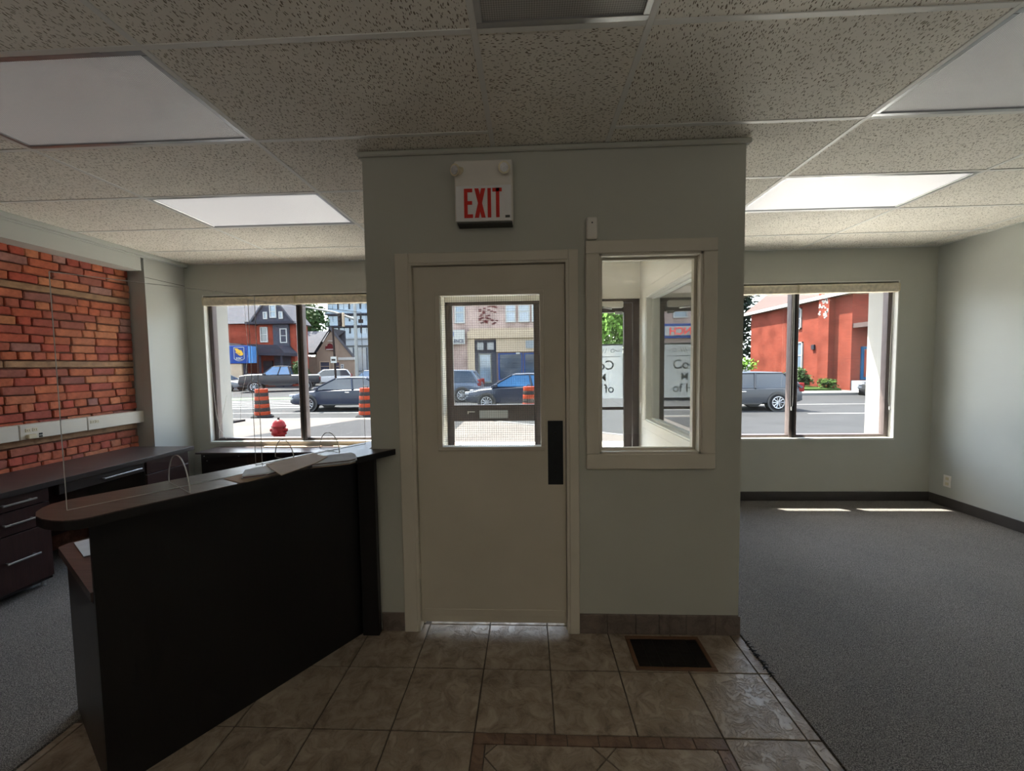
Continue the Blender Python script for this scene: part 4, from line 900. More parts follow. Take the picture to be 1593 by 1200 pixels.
# ---- cars
def car(name, label, loc, heading, L, W, Hh, kind, paintm, glass='car_glass'):
    """x forward in local space"""
    root = thing(name, (0, 0, 0), label, 'car', 'vehicles on the street outside')
    q = W / 2
    if kind == 'sedan':
        st = [(-.5, .50, .30, .80), (-.48, .66, .22, .90), (-.40, .69, .19, .97), (-.25, .67, .18, 1), (0, .65, .17, 1), (.2, .63, .17, 1), (.36, .58, .18, .97), (.45, .51, .19, .92), (.49, .42, .22, .84), (.5, .34, .26, .78)]
        gh = (-.40, -.20, .09, .27, .64, 1.0); wx = (-.32, .31); wr = .33
    elif kind == 'wagon':
        st = [(-.5, .40, .30, .84), (-.49, .56, .24, .92), (-.46, .62, .22, .96), (-.25, .61, .18, 1), (0, .60, .17, 1), (.2, .59, .17, 1), (.36, .54, .18, .97), (.45, .48, .19, .92), (.5, .34, .26, .8)]
        gh = (-.485, -.38, .08, .25, .59, 1.0); wx = (-.30, .31); wr = .33
    elif kind == 'suv':
        st = [(-.5, .40, .30, .84), (-.49, .58, .24, .94), (-.45, .62, .22, .98), (-.2, .61, .2, 1), (.2, .60, .2, 1), (.36, .57, .2, .97), (.46, .52, .22, .92), (.5, .36, .28, .82)]
        gh = (-.48, -.40, .06, .22, .60, 1.0); wx = (-.30, .31); wr = .36
    else:
        st = [(-.5, .58, .34, .92), (-.49, .64, .3, .97), (-.2, .65, .28, 1), (.1, .66, .28, 1), (.25, .70, .28, 1), (.40, .69, .28, .98), (.485, .64, .28, .95), (.5, .45, .32, .90)]
        gh = (-.13, -.10, .10, .22, .66, 1.0); wx = (-.31, .31); wr = .42
    m = MB(); n = len(st); K = 12
    for (x, zt, zb, wf) in st:
        a = q * wf; zt *= Hh; zb *= Hh; zm = zb + (zt - zb) * .55
        ring = [(a * .86, zb), (a * .98, zb + .06), (a, zm), (a * .97, zt - .07), (a * .9, zt - .015), (a * .6, zt)]
        for (y, z) in ring: m.v.append((x * L, y, z))
        for (y, z) in reversed(ring): m.v.append((x * L, -y, z))
    for i in range(n - 1):
        for k in range(K): m.f.append((i * K + k, i * K + (k + 1) % K, (i + 1) * K + (k + 1) % K, (i + 1) * K + k))
    m.f += [tuple(range(K)), tuple(range((n - 1) * K, n * K))]
    body = m.build('body', paintm, root, local=True, smooth=True)
    if kind == 'truck': B(-.47 * L, -q * .82, Hh * .45, -.15 * L, q * .82, Hh * .605).build('load_bed', 'black_plastic', root, local=True)
    xr0, xr1, xf1, xf0, zb, zt = gh[0] * L, gh[1] * L, gh[2] * L, gh[3] * L, gh[4] * Hh, gh[5] * Hh
    a0, a1 = q * .92, q * .70; zr = zt - .07
    m = MB().add([(xr0, -a0, zb), (xf0, -a0, zb), (xf0, a0, zb), (xr0, a0, zb), (xr1, -a1, zr), (xf1, -a1, zr), (xf1, a1, zr), (xr1, a1, zr)], [(0, 1, 5, 4), (1, 2, 6, 5), (2, 3, 7, 6), (3, 0, 4, 7), (4, 5, 6, 7), (0, 3, 2, 1)])
    m.build('glazing', glass, root, local=True)
    # roof skin, rounded
    m = MB(); xs = [xr1 - .05, xr1 + .1, (xr1 + xf1) / 2, xf1 - .1, xf1 + .06]; hs = [zr - .015, zt - .02, zt, zt - .02, zr - .02]
    for x, h in zip(xs, hs):
        for y, dz in ((-a1 - .015, -.035), (-a1 * .9, -.005), (0, .0), (a1 * .9, -.005), (a1 + .015, -.035)): m.v.append((x, y, h + dz))
    for i in range(4):
        for k in range(4): m.f.append((i * 5 + k, i * 5 + k + 1, (i + 1) * 5 + k + 1, (i + 1) * 5 + k))
    b0 = len(m.v)
    for x in (xs[0], xs[-1]):
        for y in (-a1, a1): m.v.append((x, y, zr - .06))
    m.f += [(0, 20, 24 + 2 - 1, 0)[:3] if False else (0, 1, 2, 3, 4, b0 + 1, b0), (20, 21, 22, 23, 24, b0 + 3, b0 + 2), (0, 5, 10, 15, 20, b0 + 2, b0), (4, 9, 14, 19, 24, b0 + 3, b0 + 1), (b0, b0 + 1, b0 + 3, b0 + 2)]
    m.build('roof', paintm, root, local=True, smooth=True)
    # pillars
    for s in (-1, 1):
        def L3(x, t): # point on the side glass plane at fraction t up, x at that level
            return (x, s * (a0 + (a1 - a0) * t + .008), zb + (zr - zb) * t)
        for (xa, xb, wd) in ((xf0, xf1, .035), (xr0, xr1, .06), ((xf0 + xr0) / 2 - .08, (xf1 + xr1) / 2 - .02, .04)): MB().tube([L3(xa, -.02), L3((xa + xb) / 2, .5), L3(xb, 1.0)], wd, 6).build('pillar', paintm, root, local=True)
        mr = B(xf0 - .28, s * (q + .02), zb - .03, xf0 - .14, s * (q + .16), zb + .12, c=.03).build('mirror', paintm, root, local=True)
        B(-.06 * L, s * (q - .012), zb - .14, -.06 * L + .18, s * (q + .018), zb - .11, c=.008).build('door_handle', 'chrome' if kind != 'truck' else paintm, root, local=True)
        B(-.18 * L, s * (q - .02), st[4][2] * Hh + .02, .2 * L, s * (q + .006), st[4][2] * Hh + .07).build('sill_trim', 'black_plastic', root, local=True)
    for fx in wx:
        for s in (-1, 1):
            y = s * (q - .11)
            MB().lathe([(wr + .05, -.11 if s > 0 else .11), (wr + .05, s * .02 + s * .10)], fx * L, y, 24, 'y', wr + .015).build('wheel_arch', 'black_plastic', root, local=True)
            wv = MB().lathe([(wr * .7, -s * .1), (wr, -s * .09), (wr, s * .10), (wr * .93, s * .125), (wr * .68, s * .125)], fx * L, y, 24, 'y', wr).build('wheel', 'rubber', root, local=True, smooth=True)
            m = MB(); zc = wr; yo = y + s * .126
            rim = [(wr * .68, 0), (wr * .68, s * .008), (wr * .60, s * .010)]
            for k in range(10):
                a = 2 * PI * k / 10; c_, d_ = math.cos(a), math.sin(a)
                m.tube([(fx * L + c_ * .04, yo + s * .006, zc + d_ * .04), (fx * L + c_ * wr * .64, yo + s * .006, zc + d_ * wr * .64)], .022, 5)
            m.tube([(fx * L + wr * .65 * math.cos(2 * PI * k / 20), yo + s * .004, zc + wr * .65 * math.sin(2 * PI * k / 20)) for k in range(21)], .02, 5)
            m.lathe([(.06, 0), (.05, s * .02)], fx * L, yo, 10, 'y', zc)
            m.build('rim', 'rim_alloy', wv, local=True)
    fz = .46 * Hh if kind != 'truck' else .52 * Hh
    for s in (-1, 1):
        B(.465 * L, s * q * .55, fz - .05, .497 * L, s * q * .88, fz + .06, c=.02).build('headlamp', 'car_lamp_clear', root, local=True)
        z = .60 * Hh if kind in ('suv', 'wagon') else .52 * Hh
        B(-.503 * L, s * q * .68, z - .16, -.465 * L, s * q * .95, z + (.16 if kind in ('suv', 'wagon') else .03), c=.02).build('tail_lamp', 'car_lamp_red', root, local=True)
    B(.482 * L, -q * .5, .27 * Hh, .506 * L, q * .5, fz, c=.015).build('grille', 'black_plastic', root, local=True)
    B(-.51 * L, -q * .8, .26 * Hh, -.485 * L, q * .8, .33 * Hh, c=.02).build('rear_bumper', 'plastic_grey', root, local=True)
    if kind == 'truck':
        for s in (-1, 1): B(-.15 * L, s * q * .86, .24 * Hh, .15 * L, s * (q + .04), .27 * Hh, c=.01).build('side_step', 'black_plastic', root, local=True)
    root.location = (loc[0], loc[1], RZ); root.rotation_euler = (0, 0, math.radians(heading))
    return root
car('pickup_truck', 'dark grey pickup truck seen through the left window', (-19.5, 30.6), 206, 5.5, 2.0, 2.0, 'truck', 'paint_black', 'car_glass_blue')
car('sedan', 'dark blue sedan nearest the left window, cut off by the entrance box', (-7.75, 17.1), 180, 4.75, 1.85, 1.44, 'sedan', 'paint_navy')
car('suv', 'white crossover with dark roof rails behind the dark blue sedan', (-19.9, 38.3), 212, 4.5, 1.85, 1.62, 'suv', 'paint_white')
car('hatchback', 'pale car half hidden behind the dark blue sedan roof', (-15.6, 38.0), 200, 4.3, 1.8, 1.5, 'wagon', 'paint_silver', 'car_glass_blue')
car('sedan', 'silver car nose left of the pickup truck, behind the window frame', (-25.4, 31.4), 2, 4.6, 1.8, 1.45, 'sedan', 'paint_silver')
car('sedan', 'dark blue grey sedan seen through the door window, front wheel in view', (-.25, 17.1), 180, 4.8, 1.85, 1.50, 'sedan', 'paint_navy', 'car_glass_blue')
car('suv', 'pale blue grey car with red tail lamp at left in the door window', (-4.75, 20.6), 180, 4.7, 1.85, 1.62, 'suv', 'paint_blue')
car('station_wagon', 'grey station wagon passing outside the right window', (7.75, 15.9), 180, 4.8, 1.83, 1.47, 'wagon', 'paint_grey')
car('hatchback', 'dark car front at the right edge of the right window view', (18.2, 19.3), 180, 4.3, 1.8, 1.5, 'suv', 'paint_black')

def drum(x, y, label, h=1.08, r=.26, z=RZ):
    t = thing('traffic_drum', (x, y, z), label, 'traffic barrel', 'orange construction drums at the kerb')
    MB().lathe([(r * 1.45, 0), (r * 1.45, .05), (r * 1.2, .10), (r * 1.1, .11)], x, y, 16, 'z', z).build('base', 'rubber', t)
    n = 7
    for k in range(n):
        z0 = .10 + (h - .10) * k / n; z1 = .10 + (h - .10) * (k + 1) / n; ra = r * (1.02 - .22 * k / n); rb = r * (1.02 - .22 * (k + 1) / n)
        MB().lathe([(ra, z0), (ra, z1 - .012), (rb, z1)], x, y, 20, 'z', z).build('band', 'drum_orange' if k % 2 == 0 else 'drum_black', t, 'orange band' if k % 2 == 0 else 'dark band', smooth=True)
    MB().tube([(x - .08, y, z + h), (x - .07, y, z + h + .05), (x + .07, y, z + h + .05), (x + .08, y, z + h)], .018, 6).build('handle', 'drum_black', t)
    return t
drum(-10.02, 14.45, 'orange and black striped drum left of the hydrant')
drum(-5.98, 14.3, 'striped drum cut off by the right edge of the left window')
drum(.02, 14.0, 'orange drum in the lower right of the door window')
t = thing('delineator_post', (-9.9, 12.3, SZ), 'thin red and white marker post on a black foot, left of the striped drum', 'marker post')
for k in range(4): MB().tube([(-9.62 - .01 * k, 12.3, SZ + .05 + .22 * k), (-9.63 - .01 * k, 12.3, SZ + .26 + .22 * k)], .045, 10).build('band', 'drum_orange' if k % 2 == 0 else 'drum_white', t)
MB().prism([(-9.95, 12.05), (-9.3, 12.1), (-9.25, 12.5), (-9.9, 12.5)], 'z', SZ, SZ + .06).build('base', 'rubber', t)

def hydrant():
    x, y, z = -4.95, 7.6, SZ
    t = thing('fire_hydrant', (x, y, z), 'red fire hydrant on the pavement outside the left window', 'hydrant')
    MB().lathe([(.15, 0), (.15, .03), (.105, .04), (.105, .40), (.135, .41), (.135, .45), (.115, .46), (.115, .55), (.13, .56), (.13, .59), (.12, .60), (.105, .65), (.07, .69), (.03, .71)], x, y, 20, 'z', z).build('barrel', 'hydrant_red', t, smooth=True)
    MB().lathe([(.03, .70), (.022, .71), (.022, .75), (.012, .755)], x, y, 6, 'z', z).build('top_nut', 'drum_black', t)
    for s in (-1, 1): MB().lathe([(.05, s * .10), (.05, s * .13), (.035, s * .135), (.035, s * .165), (.012, s * .175)], x, y, 12, 'x', z + .50).build('side_cap', 'hydrant_red', t, smooth=True)
    MB().lathe([(.065, -.10), (.065, -.14), (.02, -.16)], x, y, 12, 'y', z + .47).build('front_cap', 'hydrant_red', t, smooth=True)
    for k in range(8):
        a = 2 * PI * k / 8; MB().lathe([(.010, .0), (.010, .02)], x + .122 * math.cos(a), y + .122 * math.sin(a), 6, 'z', z + .45).build('bolt', 'hydrant_red', t)
hydrant()

# ---- trees and bushes
def foliage(m, cx, cy, cz, rx, ry, rz, n, leaf, seed):
    r = random.Random(seed)
    blobs = [(cx + r.uniform(-.55, .55) * rx, cy + r.uniform(-.55, .55) * ry, cz + r.uniform(-.55, .6) * rz, r.uniform(.35, .6)) for _ in range(14)]
    for i in range(n):
        bx, by, bz, s = blobs[i % 14]
        while True:
            d = Vector((r.uniform(-1, 1), r.uniform(-1, 1), r.uniform(-1, 1)))
            if .3 < d.length < 1: break
        p = Vector((bx + d.x * rx * s, by + d.y * ry * s, bz + d.z * rz * s))
        a = Vector((r.uniform(-1, 1), r.uniform(-1, 1), r.uniform(-1, 1))).normalized() * leaf; b = a.orthogonal().normalized() * leaf * .6
        k = len(m.v); m.v += [tuple(p - a), tuple(p + b), tuple(p + a), tuple(p - b)]; m.f.append((k, k + 1, k + 2, k + 3))
def tree(name, label, x, y, h, rx, rz, mat, n=1800, leaf=.14, seed=1, z0=RZ):
    t = thing(name, (x, y, z0), label, 'tree' if name == 'tree' else 'bush')
    if name == 'tree': MB().tube([(x, y, z0), (x + .1, y, z0 + h * .35), (x, y, z0 + h * .7)], .03 * h, 8, .012 * h).build('trunk', 'bark', t)
    else:
        m = MB()
        for k in range(5): a = k * 1.26; m.tube([(x + .08 * math.cos(a), y + .08 * math.sin(a), z0), (x + rx * .45 * math.cos(a), y + rx * .45 * math.sin(a), z0 + h - rz)], .025, 5, .012)
        m.build('stems', 'bark', t, kind='stuff')
    m = MB(); foliage(m, x, y, z0 + h - rz, rx, rx, rz, n, leaf, seed); m.build('foliage', mat, t, kind='stuff', recalc=False)
tree('tree', 'light green tree seen through the upper glass of the entrance door', 6.3, 26.5, 7.2, 2.6, 2.6, 'leaf_light', 3600, .2, 5)
tree('tree', 'tall dark tree at the left of the right window view', 18.6, 39.5, 13, 4.2, 6.4, 'leaf_dark', 9000, .3, 6)
tree('bush', 'light green bush beside the station wagon roof', 16.2, 32.0, 2.2, 1.5, 1.0, 'leaf_light', 1400, .13, 7)
tree('bush', 'weedy bush growing at the foot of the brick chimney', 16.9, 25.2, 1.35, .6, .6, 'leaf_mid', 900, .09, 8, RZ + .1)
tree('bush', 'low weeds in the grass left of the chimney bush', 16.9, 27.0, .95, .6, .4, 'leaf_light', 700, .09, 21, RZ + .1)
tree('bush', 'low weeds in the grass by the front corner of the brick house', 17.3, 23.8, .7, .5, .3, 'grass', 500, .08, 22, RZ + .1)
tree('tree', 'green tree between the brick house and the glass tower', -37.0, 62, 12.2, 4.2, 4.0, 'leaf_mid', 5000, .3, 9)
tree('tree', 'tree crown just showing behind the gable of the brick house', -30.5, 52, 12.6, 3.6, 5.0, 'leaf_mid', 3000, .28, 10)
tree('bush', 'green shrub beside the right corner of the brick house porch', -20.9, 35.5, 2.6, .8, 1.1, 'leaf_mid', 1200, .12, 12)

# ---- buildings
def win(parent, x0, z0, x1, z1, y, frame='white_exterior', glass='house_glass', bars=True, d=.10):
    """window on a wall facing -Y"""
    f = .09; m = B(x0, y - d, z0, x1, y, z0 + f); m.box(x0, y - d, z1 - f, x1, y, z1); m.box(x0, y - d, z0 + f, x0 + f, y, z1 - f); m.box(x1 - f, y - d, z0 + f, x1, y, z1 - f)
    if bars: m.box(x0 + f, y - d * .8, (z0 + z1) / 2 - .03, x1 - f, y, (z0 + z1) / 2 + .03)
    w = m.build('window', frame, parent); B(x0 + f, y - .04, z0 + f, x1 - f, y - .01, z1 - f).build('pane', glass, w); return w
def gable(m, x0, x1, z0, zp, y0, y1): m.prism([(x0, z0), (x1, z0), ((x0 + x1) / 2, zp)], 'y', y0, y1)

def victorian():
    t = thing('house', (-26.5, 42, RZ), 'red brick house with grey gable and dark porch seen in the left window', 'house')
    m = B(-36, 39.2, RZ, -26.2, 41.6, 6.0); m.box(-26.4, 38, RZ, -22.8, 40.4, 5.9); m.build('wall', 'brick_far', t)
    m = MB().prism([(38.7, 5.95), (44.0, 5.95), (41.4, 8.9)], 'x', -36.4, -25.6); m.build('main_roof', 'roof_grey', t, 'grey shingle roof')
    m = MB(); gable(m, -26.7, -22.55, 5.9, 8.55, 37.6, 40.3); m.build('gable', 'shingle_dark', t, 'dark shingled front gable')
    for a, b in (((-26.95, 5.78), (-24.62, 8.85)), ((-22.3, 5.78), (-24.62, 8.85))):
        dx = b[0] - a[0]; MB().prism([a, b, (b[0], b[1] - .22), (a[0] + (.12 if dx > 0 else -.12), a[1] - .1)], 'y', 37.35, 40.3).build('verge', 'roof_grey', t)
    win(t, -24.85, 6.3, -24.2, 7.55, 37.6); win(t, -25.5, 6.2, -25.1, 6.9, 37.6, bars=False); win(t, -23.95, 6.2, -23.55, 6.9, 37.6, bars=False)
    win(t, -26.15, 4.0, -25.4, 5.5, 38, glass='dark_glass'); win(t, -24.05, 3.9, -23.35, 5.3, 37.8, glass='dark_glass'); win(t, -24.5, 1.7, -23.6, 3.0, 37.9)
    B(-24.75, 37.75, RZ, -23.2, 38.1, 5.9).build('bay', 'shingle_dark', t, 'dark shingled bay'); B(-27.2, 37.3, 5.72, -22.4, 37.9, 5.95).build('cornice', 'porch_dark', t)
    m = MB().prism([(-27.0, 3.1), (-26.0, 3.75), (-23.2, 3.6), (-22.6, 2.9), (-22.6, 2.6), (-27.0, 2.75)], 'y', 36.0, 38.1); m.build('porch_roof', 'porch_dark', t)
    for x in (-26.8, -25.1, -23.0): MB().tube([(x, 36.2, RZ), (x, 36.2, 2.8)], .11, 8).build('porch_post', 'porch_dark', t)
    B(-26.9, 36.2, .9, -23.0, 36.3, 1.0).build('porch_rail', 'porch_dark', t); B(-25.9, 37.8, .1, -25.0, 38.05, 2.2).build('door', 'porch_dark', t)
    B(-28.0, 41.0, 8.0, -27.3, 41.6, 10.6).build('chimney', 'brick_far', t)
victorian()

def tan_house():
    t = thing('house', (-22, 46, RZ), 'tan gabled building with grey roof and small maroon sign', 'house')
    def oblique(poly, y0, dy):
        sx = -.52 * dy; n = len(poly); m = MB()
        return m.add([(p[0], y0, p[1]) for p in poly] + [(p[0] + sx, y0 + dy, p[1]) for p in poly], [tuple(range(n)), tuple(range(2 * n - 1, n - 1, -1))] + [(i, (i + 1) % n, n + (i + 1) % n, n + i) for i in range(n)])
    m = oblique([(-28, RZ), (-20.6, RZ), (-20.6, 2.7), (-28, 2.7)], 44.2, 5); k = oblique([(-23.9, RZ), (-19.7, RZ), (-19.5, 2.3), (-22.0, 5.75), (-23.9, 3.1)], 44.0, 6); m.add(k.v, k.f); m.build('wall', 'stucco_tan', t)
    m = MB().add([(-28, 44.0, 3.15), (-23.8, 44.0, 3.15), (-22.1, 44.0, 5.85), (-28, 47.5, 5.85), (-22.1, 47.5, 5.85), (-28, 44.0, 3.0), (-28, 47.5, 3.0), (-22.1, 47.5, 3.0)], [(0, 1, 2, 4, 3), (0, 3, 6, 5), (3, 4, 7, 6)]); m.build('roof', 'roof_grey', t, recalc=False)
    oblique([(-22.25, 5.85), (-22.0, 5.98), (-19.2, 2.45), (-19.35, 2.25)], 43.7, 6.4).build('verge', 'roof_grey', t)
    oblique([(-22.15, 5.85), (-22.0, 5.98), (-23.95, 3.25), (-24.1, 3.05)], 43.7, 2).build('verge', 'roof_grey', t)
    B(-20.95, 43.2, RZ, -19.3, 44, 2.25).build('annex', 'stucco_tan', t); B(-21.0, 43.1, 2.25, -19.2, 44, 2.55).build('annex_fascia', 'white_exterior', t)
    win(t, -23.55, 1.0, -22.35, 2.15, 44, 'stucco_beige', 'dark_glass'); win(t, -22.0, 1.0, -21.15, 2.1, 44, 'stucco_beige', 'dark_glass'); win(t, -20.75, 1.25, -20.4, 1.8, 43.2)
    m = MB(); pts = [(-22.8, 3.45), (-21.75, 3.3), (-21.75, 3.75), (-22.0, 3.8)] + [(-22.27 + .3 * math.cos(a), 3.85 + .3 * math.sin(a)) for a in [PI * k / 6 for k in range(7)]] + [(-22.6, 3.85), (-22.8, 3.85)]
    s = m.prism(pts, 'y', 43.88, 43.98).build('sign', 'maroon', t, 'maroon sign with rounded top'); B(-22.7, 43.85, 3.42, -21.85, 43.88, 3.52).build('white_band', 'white_exterior', s)
    B(-22.5, 43.9, 4.38, -21.8, 44.0, 4.46).build('vent', 'white_exterior', t)
tan_house()

def condo():
    t = thing('apartment_tower', (-38, 95, RZ), 'blue glass apartment building rising behind the tan house', 'building')
    B(-46.2, 90.6, RZ, -30, 108, 24).build('wall', 'concrete', t)
    for k in range(7):
        z = 7.8 + k * 2.75
        B(-46.4, 89.6, z, -30, 90.7, z + .35).build('balcony_slab', 'concrete' if k in (0, 3, 6) else 'porch_dark', t)
        for j in range(6):
            x = -46.0 + j * 2.6; w = B(x, 90.4, z + .45, x + 2.35, 90.6, z + 2.65).build('window', 'porch_dark', t); m = B(x + .1, 90.3, z + .55, x + 1.1, 90.4, z + 2.55); m.box(x + 1.2, 90.3, z + .55, x + 2.25, 90.4, z + 2.55); m.build('pane', 'condo_glass' if (j + k) % 3 else 'house_glass', w)
        B(-46.3, 89.6, z + .35, -30, 89.66, z + 1.25).build('balustrade', 'condo_glass', t)
    B(-46.4, 89.9, 6.3, -30, 90.6, 7.8).build('podium_band', 'concrete', t)
    for j in range(5): x = -46 + j * 3.1; B(x, 90.2, .5, x + 2.5, 90.6, 5.8).build('shop_window', 'dark_glass', t)
condo()

def signal():
    t = thing('traffic_signal', (-11.9, 27, RZ), 'pale traffic signal mast with long arm over the crossing', 'traffic light')
    MB().tube([(-11.85, 27, RZ), (-11.85, 27, 6.2)], .13, 10, .10).build('mast', 'steel_pole', t, smooth=True)
    MB().tube([(-11.85, 27, 4.75), (-13.4, 27.2, 5.3), (-16.6, 27.6, 5.95)], .09, 8, .05).build('arm', 'steel_pole', t, smooth=True)
    h = B(-13.0, 26.8, 4.3, -12.72, 27.05, 5.2, c=.03).build('signal_head', 'signal_dark', t)
    for k in range(3): MB().lathe([(.10, 0), (.10, -.06)], -12.86, 26.8, 12, 'y', 4.47 + .28 * k).build('lens', 'drum_black', h)
    B(-12.70, 26.8, 4.25, -12.58, 27.0, 5.2, c=.02).build('back_plate', 'drum_orange' if False else 'stucco_beige', t); B(-11.6, 26.9, 4.5, -11.3, 27.0, 4.75).build('push_sign', 'signal_dark', t)
    t = thing('sign_pole', (-13.3, 26, RZ), 'dark street pole with a small white sign before the tan building', 'pole')
    MB().tube([(-12.85, 26, RZ), (-12.95, 26, 4.2)], .07, 8).build('pole', 'signal_dark', t)
    s = B(-13.1, 25.85, 1.78, -12.72, 25.9, 2.2).build('sign', 'white_exterior', t); B(-13.05, 25.84, 1.92, -12.78, 25.85, 2.05).build('symbol', 'drum_black', s)
signal()

def bank_sign():
    t = thing('bank_sign', (-22.4, 30.05, RZ), 'blue bank sign box with white bordered gold lion emblem behind the pickup truck', 'sign')
    B(-23.6, 30, 1.88, -21.72, 30.5, 3.26, c=.02).build('sign_box', 'bank_blue', t)
    B(-21.72, 30.02, 1.9, -21.4, 30.5, 3.2).build('sign_end', 'bank_lightblue', t)
    B(-23.4, 30.1, .35, -22.35, 30.6, 1.85).build('plinth', 'stucco_beige', t); B(-22.3, 30.2, RZ, -22.1, 30.4, 1.9).build('post', 'porch_dark', t); B(-23.4, 30.15, RZ, -22.35, 30.55, .35).build('footing', 'concrete', t)
    y = 29.985
    sh = [(-22.83, 3.12), (-22.02, 3.12), (-22.02, 2.25)] + [(-22.02 - .81 * k / 6, 2.25 - .16 * math.sin(PI * k / 6) - .02) for k in range(1, 6)] + [(-22.83, 2.25)]
    m = MB(); pr = sh + [sh[0]]
    for a, b in zip(pr[:-1], pr[1:]): m.tube([(a[0], y, a[1]), (b[0], y, b[1])], .022, 5)
    m.build('shield_border', 'white_exterior', t)
    # lion and globe
    m = MB()
    m.prism([(-22.78, 3.04), (-22.55, 3.04), (-22.42, 2.94), (-22.25, 2.9), (-22.15, 2.78), (-22.2, 2.68), (-22.34, 2.70), (-22.42, 2.62), (-22.5, 2.70), (-22.62, 2.78), (-22.7, 2.9)], 'y', y - .01, y + .012)
    m.prism([(-22.72, 2.74), (-22.6, 2.66), (-22.45, 2.52), (-22.3, 2.47), (-22.2, 2.52), (-22.26, 2.60), (-22.42, 2.58), (-22.52, 2.66), (-22.66, 2.80)], 'y', y - .01, y + .012)
    m.build('lion_emblem', 'emblem_gold', t)
    MB().lathe([(.13, 0), (.13, .01)], -22.22, y - .008, 16, 'y', 2.62).build('globe', 'emblem_gold', t)
    text_mesh('RBC', .27, .02, 'lettering', 'white_exterior', t, face_text(-22.43, y, 2.17), 'CENTER', 1.05)
    t.scale = (1.14, 1.14, 1.14); t.location = (-25.54, 34.26, -.60)
bank_sign()
# fence piece / low annex left of the Victorian
t = thing('garage', (-31, 37, RZ), 'low dark roofed annex behind the blue bank sign', 'building')
B(-34, 36.2, RZ, -27.5, 38.6, 2.8).build('wall', 'brick_far', t); MB().prism([(-34.3, 2.8), (-27.4, 2.8), (-28.2, 3.9), (-34.3, 4.1)], 'y', 35.9, 38.6).build('roof', 'porch_dark', t)

def storefronts():
    t = thing('shop_building', (-1, 31, RZ), 'beige and pink shop building across the street, seen through the door window', 'building')
    B(-6.1, 31.3, RZ, 4.4, 42, 8.6).build('wall', 'brick_pink', t)
    B(-4.6, 31.05, 4.12, 4.4, 31.3, 4.35).build('cornice', 'stucco_beige', t); B(-4.75, 30.85, 3.55, 4.4, 31.3, 4.12, c=.03).build('fascia', 'stucco_beige', t, 'beige shop fascia')
    B(-2.5, 31.0, 2.5, 4.4, 31.3, 3.55).build('sign_band', 'stucco_beige', t); B(-4.75, 31.0, RZ, -4.2, 31.3, 3.55).build('pier', 'stucco_beige', t)
    B(-4.2, 31.15, RZ, -2.5, 31.35, 3.45).build('doorway', 'shingle_dark', t, 'dark recessed doorway')
    for x in (-4.1, -3.3): win(t, x, 2.6, x + .7, 3.35, 31.15, 'porch_dark', 'dark_glass', False)
    win(t, -3.9, .1, -2.9, 2.4, 31.15, 'plastic_grey', 'house_glass', False)
    for x0, x1 in ((-2.35, -.45), (-.35, 1.3), (1.4, 3.2)): win(t, x0, .3, x1, 2.4, 31.2, 'shop_blue', 'dark_glass', False)
    B(-.95, 31.05, 2.3, -.65, 31.1, 2.45).build('notice', 'white_exterior', t); B(-.2, 31.0, 2.75, .45, 31.0 - .04, 3.35).build('notice', 'concrete', t, 'pale square notice')
    for x0, x1 in ((-5.75, -4.95), (-1.75, -.95), (-.75, .15), (.3, .9), (2, 3)): win(t, x0, 4.8, x1, 6.5, 31.3, 'white_exterior')
    m = MB(); r = random.Random(4)
    for k in range(46):
        x = -3.9 + r.random() ** 1.2 * 1.35; z = 4.6 + r.random() * 1.75; m.box(x, 31.26, z, x + .22, 31.31, z + .065)
    m.build('bare_bricks', 'maroon', t, 'dark patch of bare bricks', kind='stuff')
    s = B(-7.2, 30.66, 3.13, -4.9, 30.82, 4.25, c=.02).build('shop_sign', 'white_exterior'); tag(s, 'white shop sign ending in ENCE at the left of the door window', 'sign')
    text_mesh('ENCE', .37, .02, 'lettering', 'sign_navy', s, face_text(-4.98, 30.65, 3.25), 'RIGHT', .85)
    B(-6.0, 30.645, 3.75, -5.75, 30.66, 4.1).build('symbol', 'shop_blue', s)
    # neighbour with the lunch sign
    t = thing('lunch_bar', (-9, 31, RZ), 'shop with a blue LUNCH fascia, visible only as a reflection in the vestibule glass', 'building')
    B(-12.6, 31.2, RZ, -6.15, 42, 8.4).build('wall', 'brick_pink', t); B(-12.6, 30.9, 3.35, -6.15, 31.2, 4.45, c=.02).build('fascia', 'shop_blue', t)
    p = B(-11.4, 30.84, 3.55, -8.2, 30.9, 4.25).build('sign_panel', 'white_exterior', t); text_mesh('LUNCH', .78, .03, 'lettering', 'sign_red', t, face_text(-9.8, 30.82, 3.62), 'CENTER', .98)
    for x0 in (-11.8, -10.0, -8.1): win(t, x0, 4.9, x0 + 1.1, 6.6, 31.2)
    for x0 in (-12.2, -10.1, -8.1): win(t, x0, .3, x0 + 1.8, 3.0, 31.2, 'porch_dark', 'dark_glass', False)
storefronts()

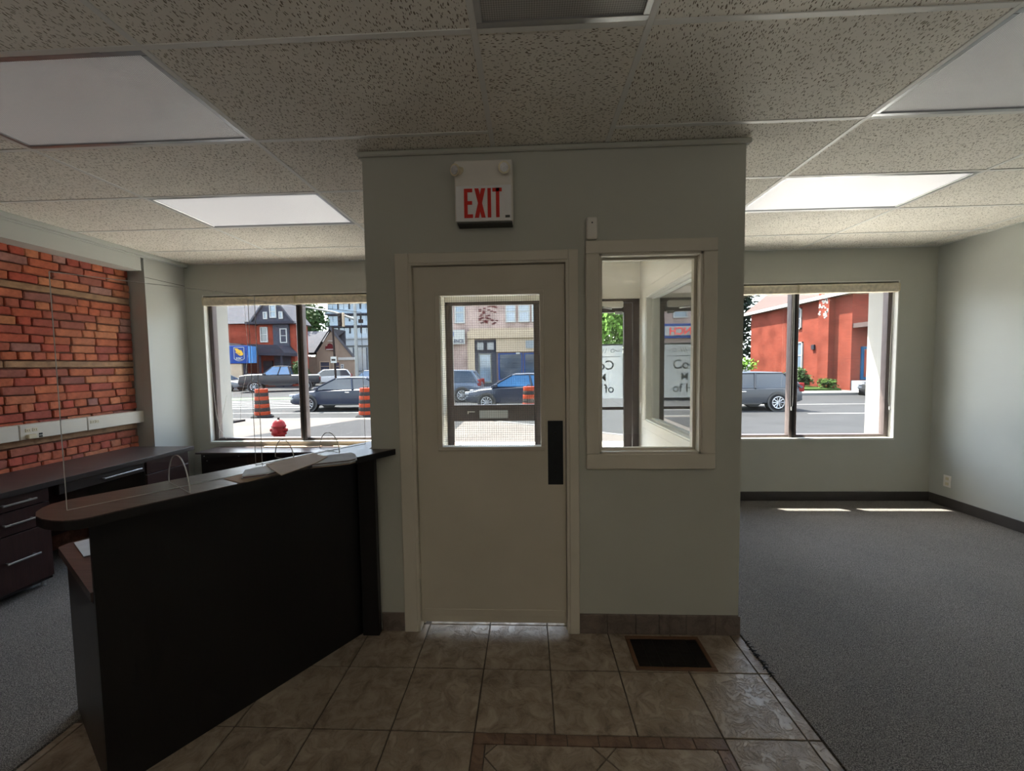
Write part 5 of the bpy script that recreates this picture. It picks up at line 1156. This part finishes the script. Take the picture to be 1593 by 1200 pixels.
def right_house():
    t = thing('house', (20, 28, RZ), 'bright red brick house with pinkish roof in the right window', 'house')
    B(18.1, 23.1, RZ, 26, 33.2, 5.5).build('wall', 'brick_bright', t)
    # gable roof, ridge along Y
    MB().prism([(17.75, 5.2), (17.75, 5.45), (22.0, 9.05), (26.3, 5.45), (26.3, 5.2)], 'y', 22.8, 33.5).build('roof', 'roof_pink', t, 'pinkish grey shingle roof')
    B(17.68, 22.8, 5.2, 17.76, 33.5, 5.42).build('gutter', 'white_exterior', t)
    m = B(17.75, 24.35, RZ, 18.12, 25.2, 7.2); m.build('chimney', 'brick_bright', t); m = MB(); r = random.Random(8)
    for k in range(40):
        y = 24.4 + r.random() * .7; z = 4.0 + r.random() * 1.4; m.box(17.735, y, z, 17.75, y + .12, z + .10)
    m.build('flaking_render', 'white_exterior', t, 'white flaking patches on the chimney', kind='stuff')
    def sidewin(y0, y1, z0, z1, g='house_glass'):
        f = .08; x = 18.1; m = B(x - .08, y0, z0, x, y1, z0 + f); m.box(x - .08, y0, z1 - f, x, y1, z1); m.box(x - .08, y0, z0, x, y0 + f, z1); m.box(x - .08, y1 - f, z0, x, y1, z1); m.box(x - .06, y0, (z0 + z1) / 2 - .03, x, y1, (z0 + z1) / 2 + .03)
        w = m.build('window', 'white_exterior', t); B(x - .03, y0 + f, z0 + f, x - .01, y1 - f, z1 - f).build('pane', g, w)
    sidewin(27.0, 28.1, .95, 2.75); sidewin(27.2, 28.0, 3.6, 5.0, 'dark_glass'); B(17.7, 26.6, .35, 18.0, 27.2, .95, c=.03).build('meter_box', 'white_exterior', t)
    B(18.0, 25.9, 2.2, 18.1, 26.15, 2.5).build('wall_vent', 'porch_dark', t)
    # shaded front with porch
    win(t, 19.15, 4.3, 19.9, 6.0, 23.1); MB().prism([(18.15, 3.55), (22, 3.75), (22, 3.45), (18.15, 3.3)], 'y', 21.4, 23.1).build('porch_roof', 'roof_pink', t)
    B(18.1, 21.35, 3.15, 22, 21.45, 3.4).build('porch_fascia', 'white_exterior', t); B(18.15, 21.5, RZ, 22, 23.1, .35).build('porch_floor', 'concrete', t)
    d = B(18.62, 23.0, .4, 19.35, 23.1, 2.25).build('door', 'door_blue', t, 'bright blue door'); B(18.74, 22.97, .55, 19.23, 23.0, 2.1).build('door_panel', 'brick_far', d)
    for k in range(4): B(17.3, 20.5 + k * .28, RZ, 18.7, 21.5, RZ + .17 * (k + 1)).build('step', 'concrete', t)
    for x in (18.35, 18.6, 18.85, 19.1): MB().tube([(x, 21.5, .35), (x, 21.5, 1.25)], .02, 5).build('baluster', 'white_exterior', t)
    MB().tube([(18.3, 21.5, 1.25), (19.15, 21.5, 1.25)], .03, 6).build('handrail', 'white_exterior', t); MB().tube([(21.6, 21.5, .35), (21.6, 21.5, 3.3)], .08, 8).build('porch_post', 'white_exterior', t)
right_house()
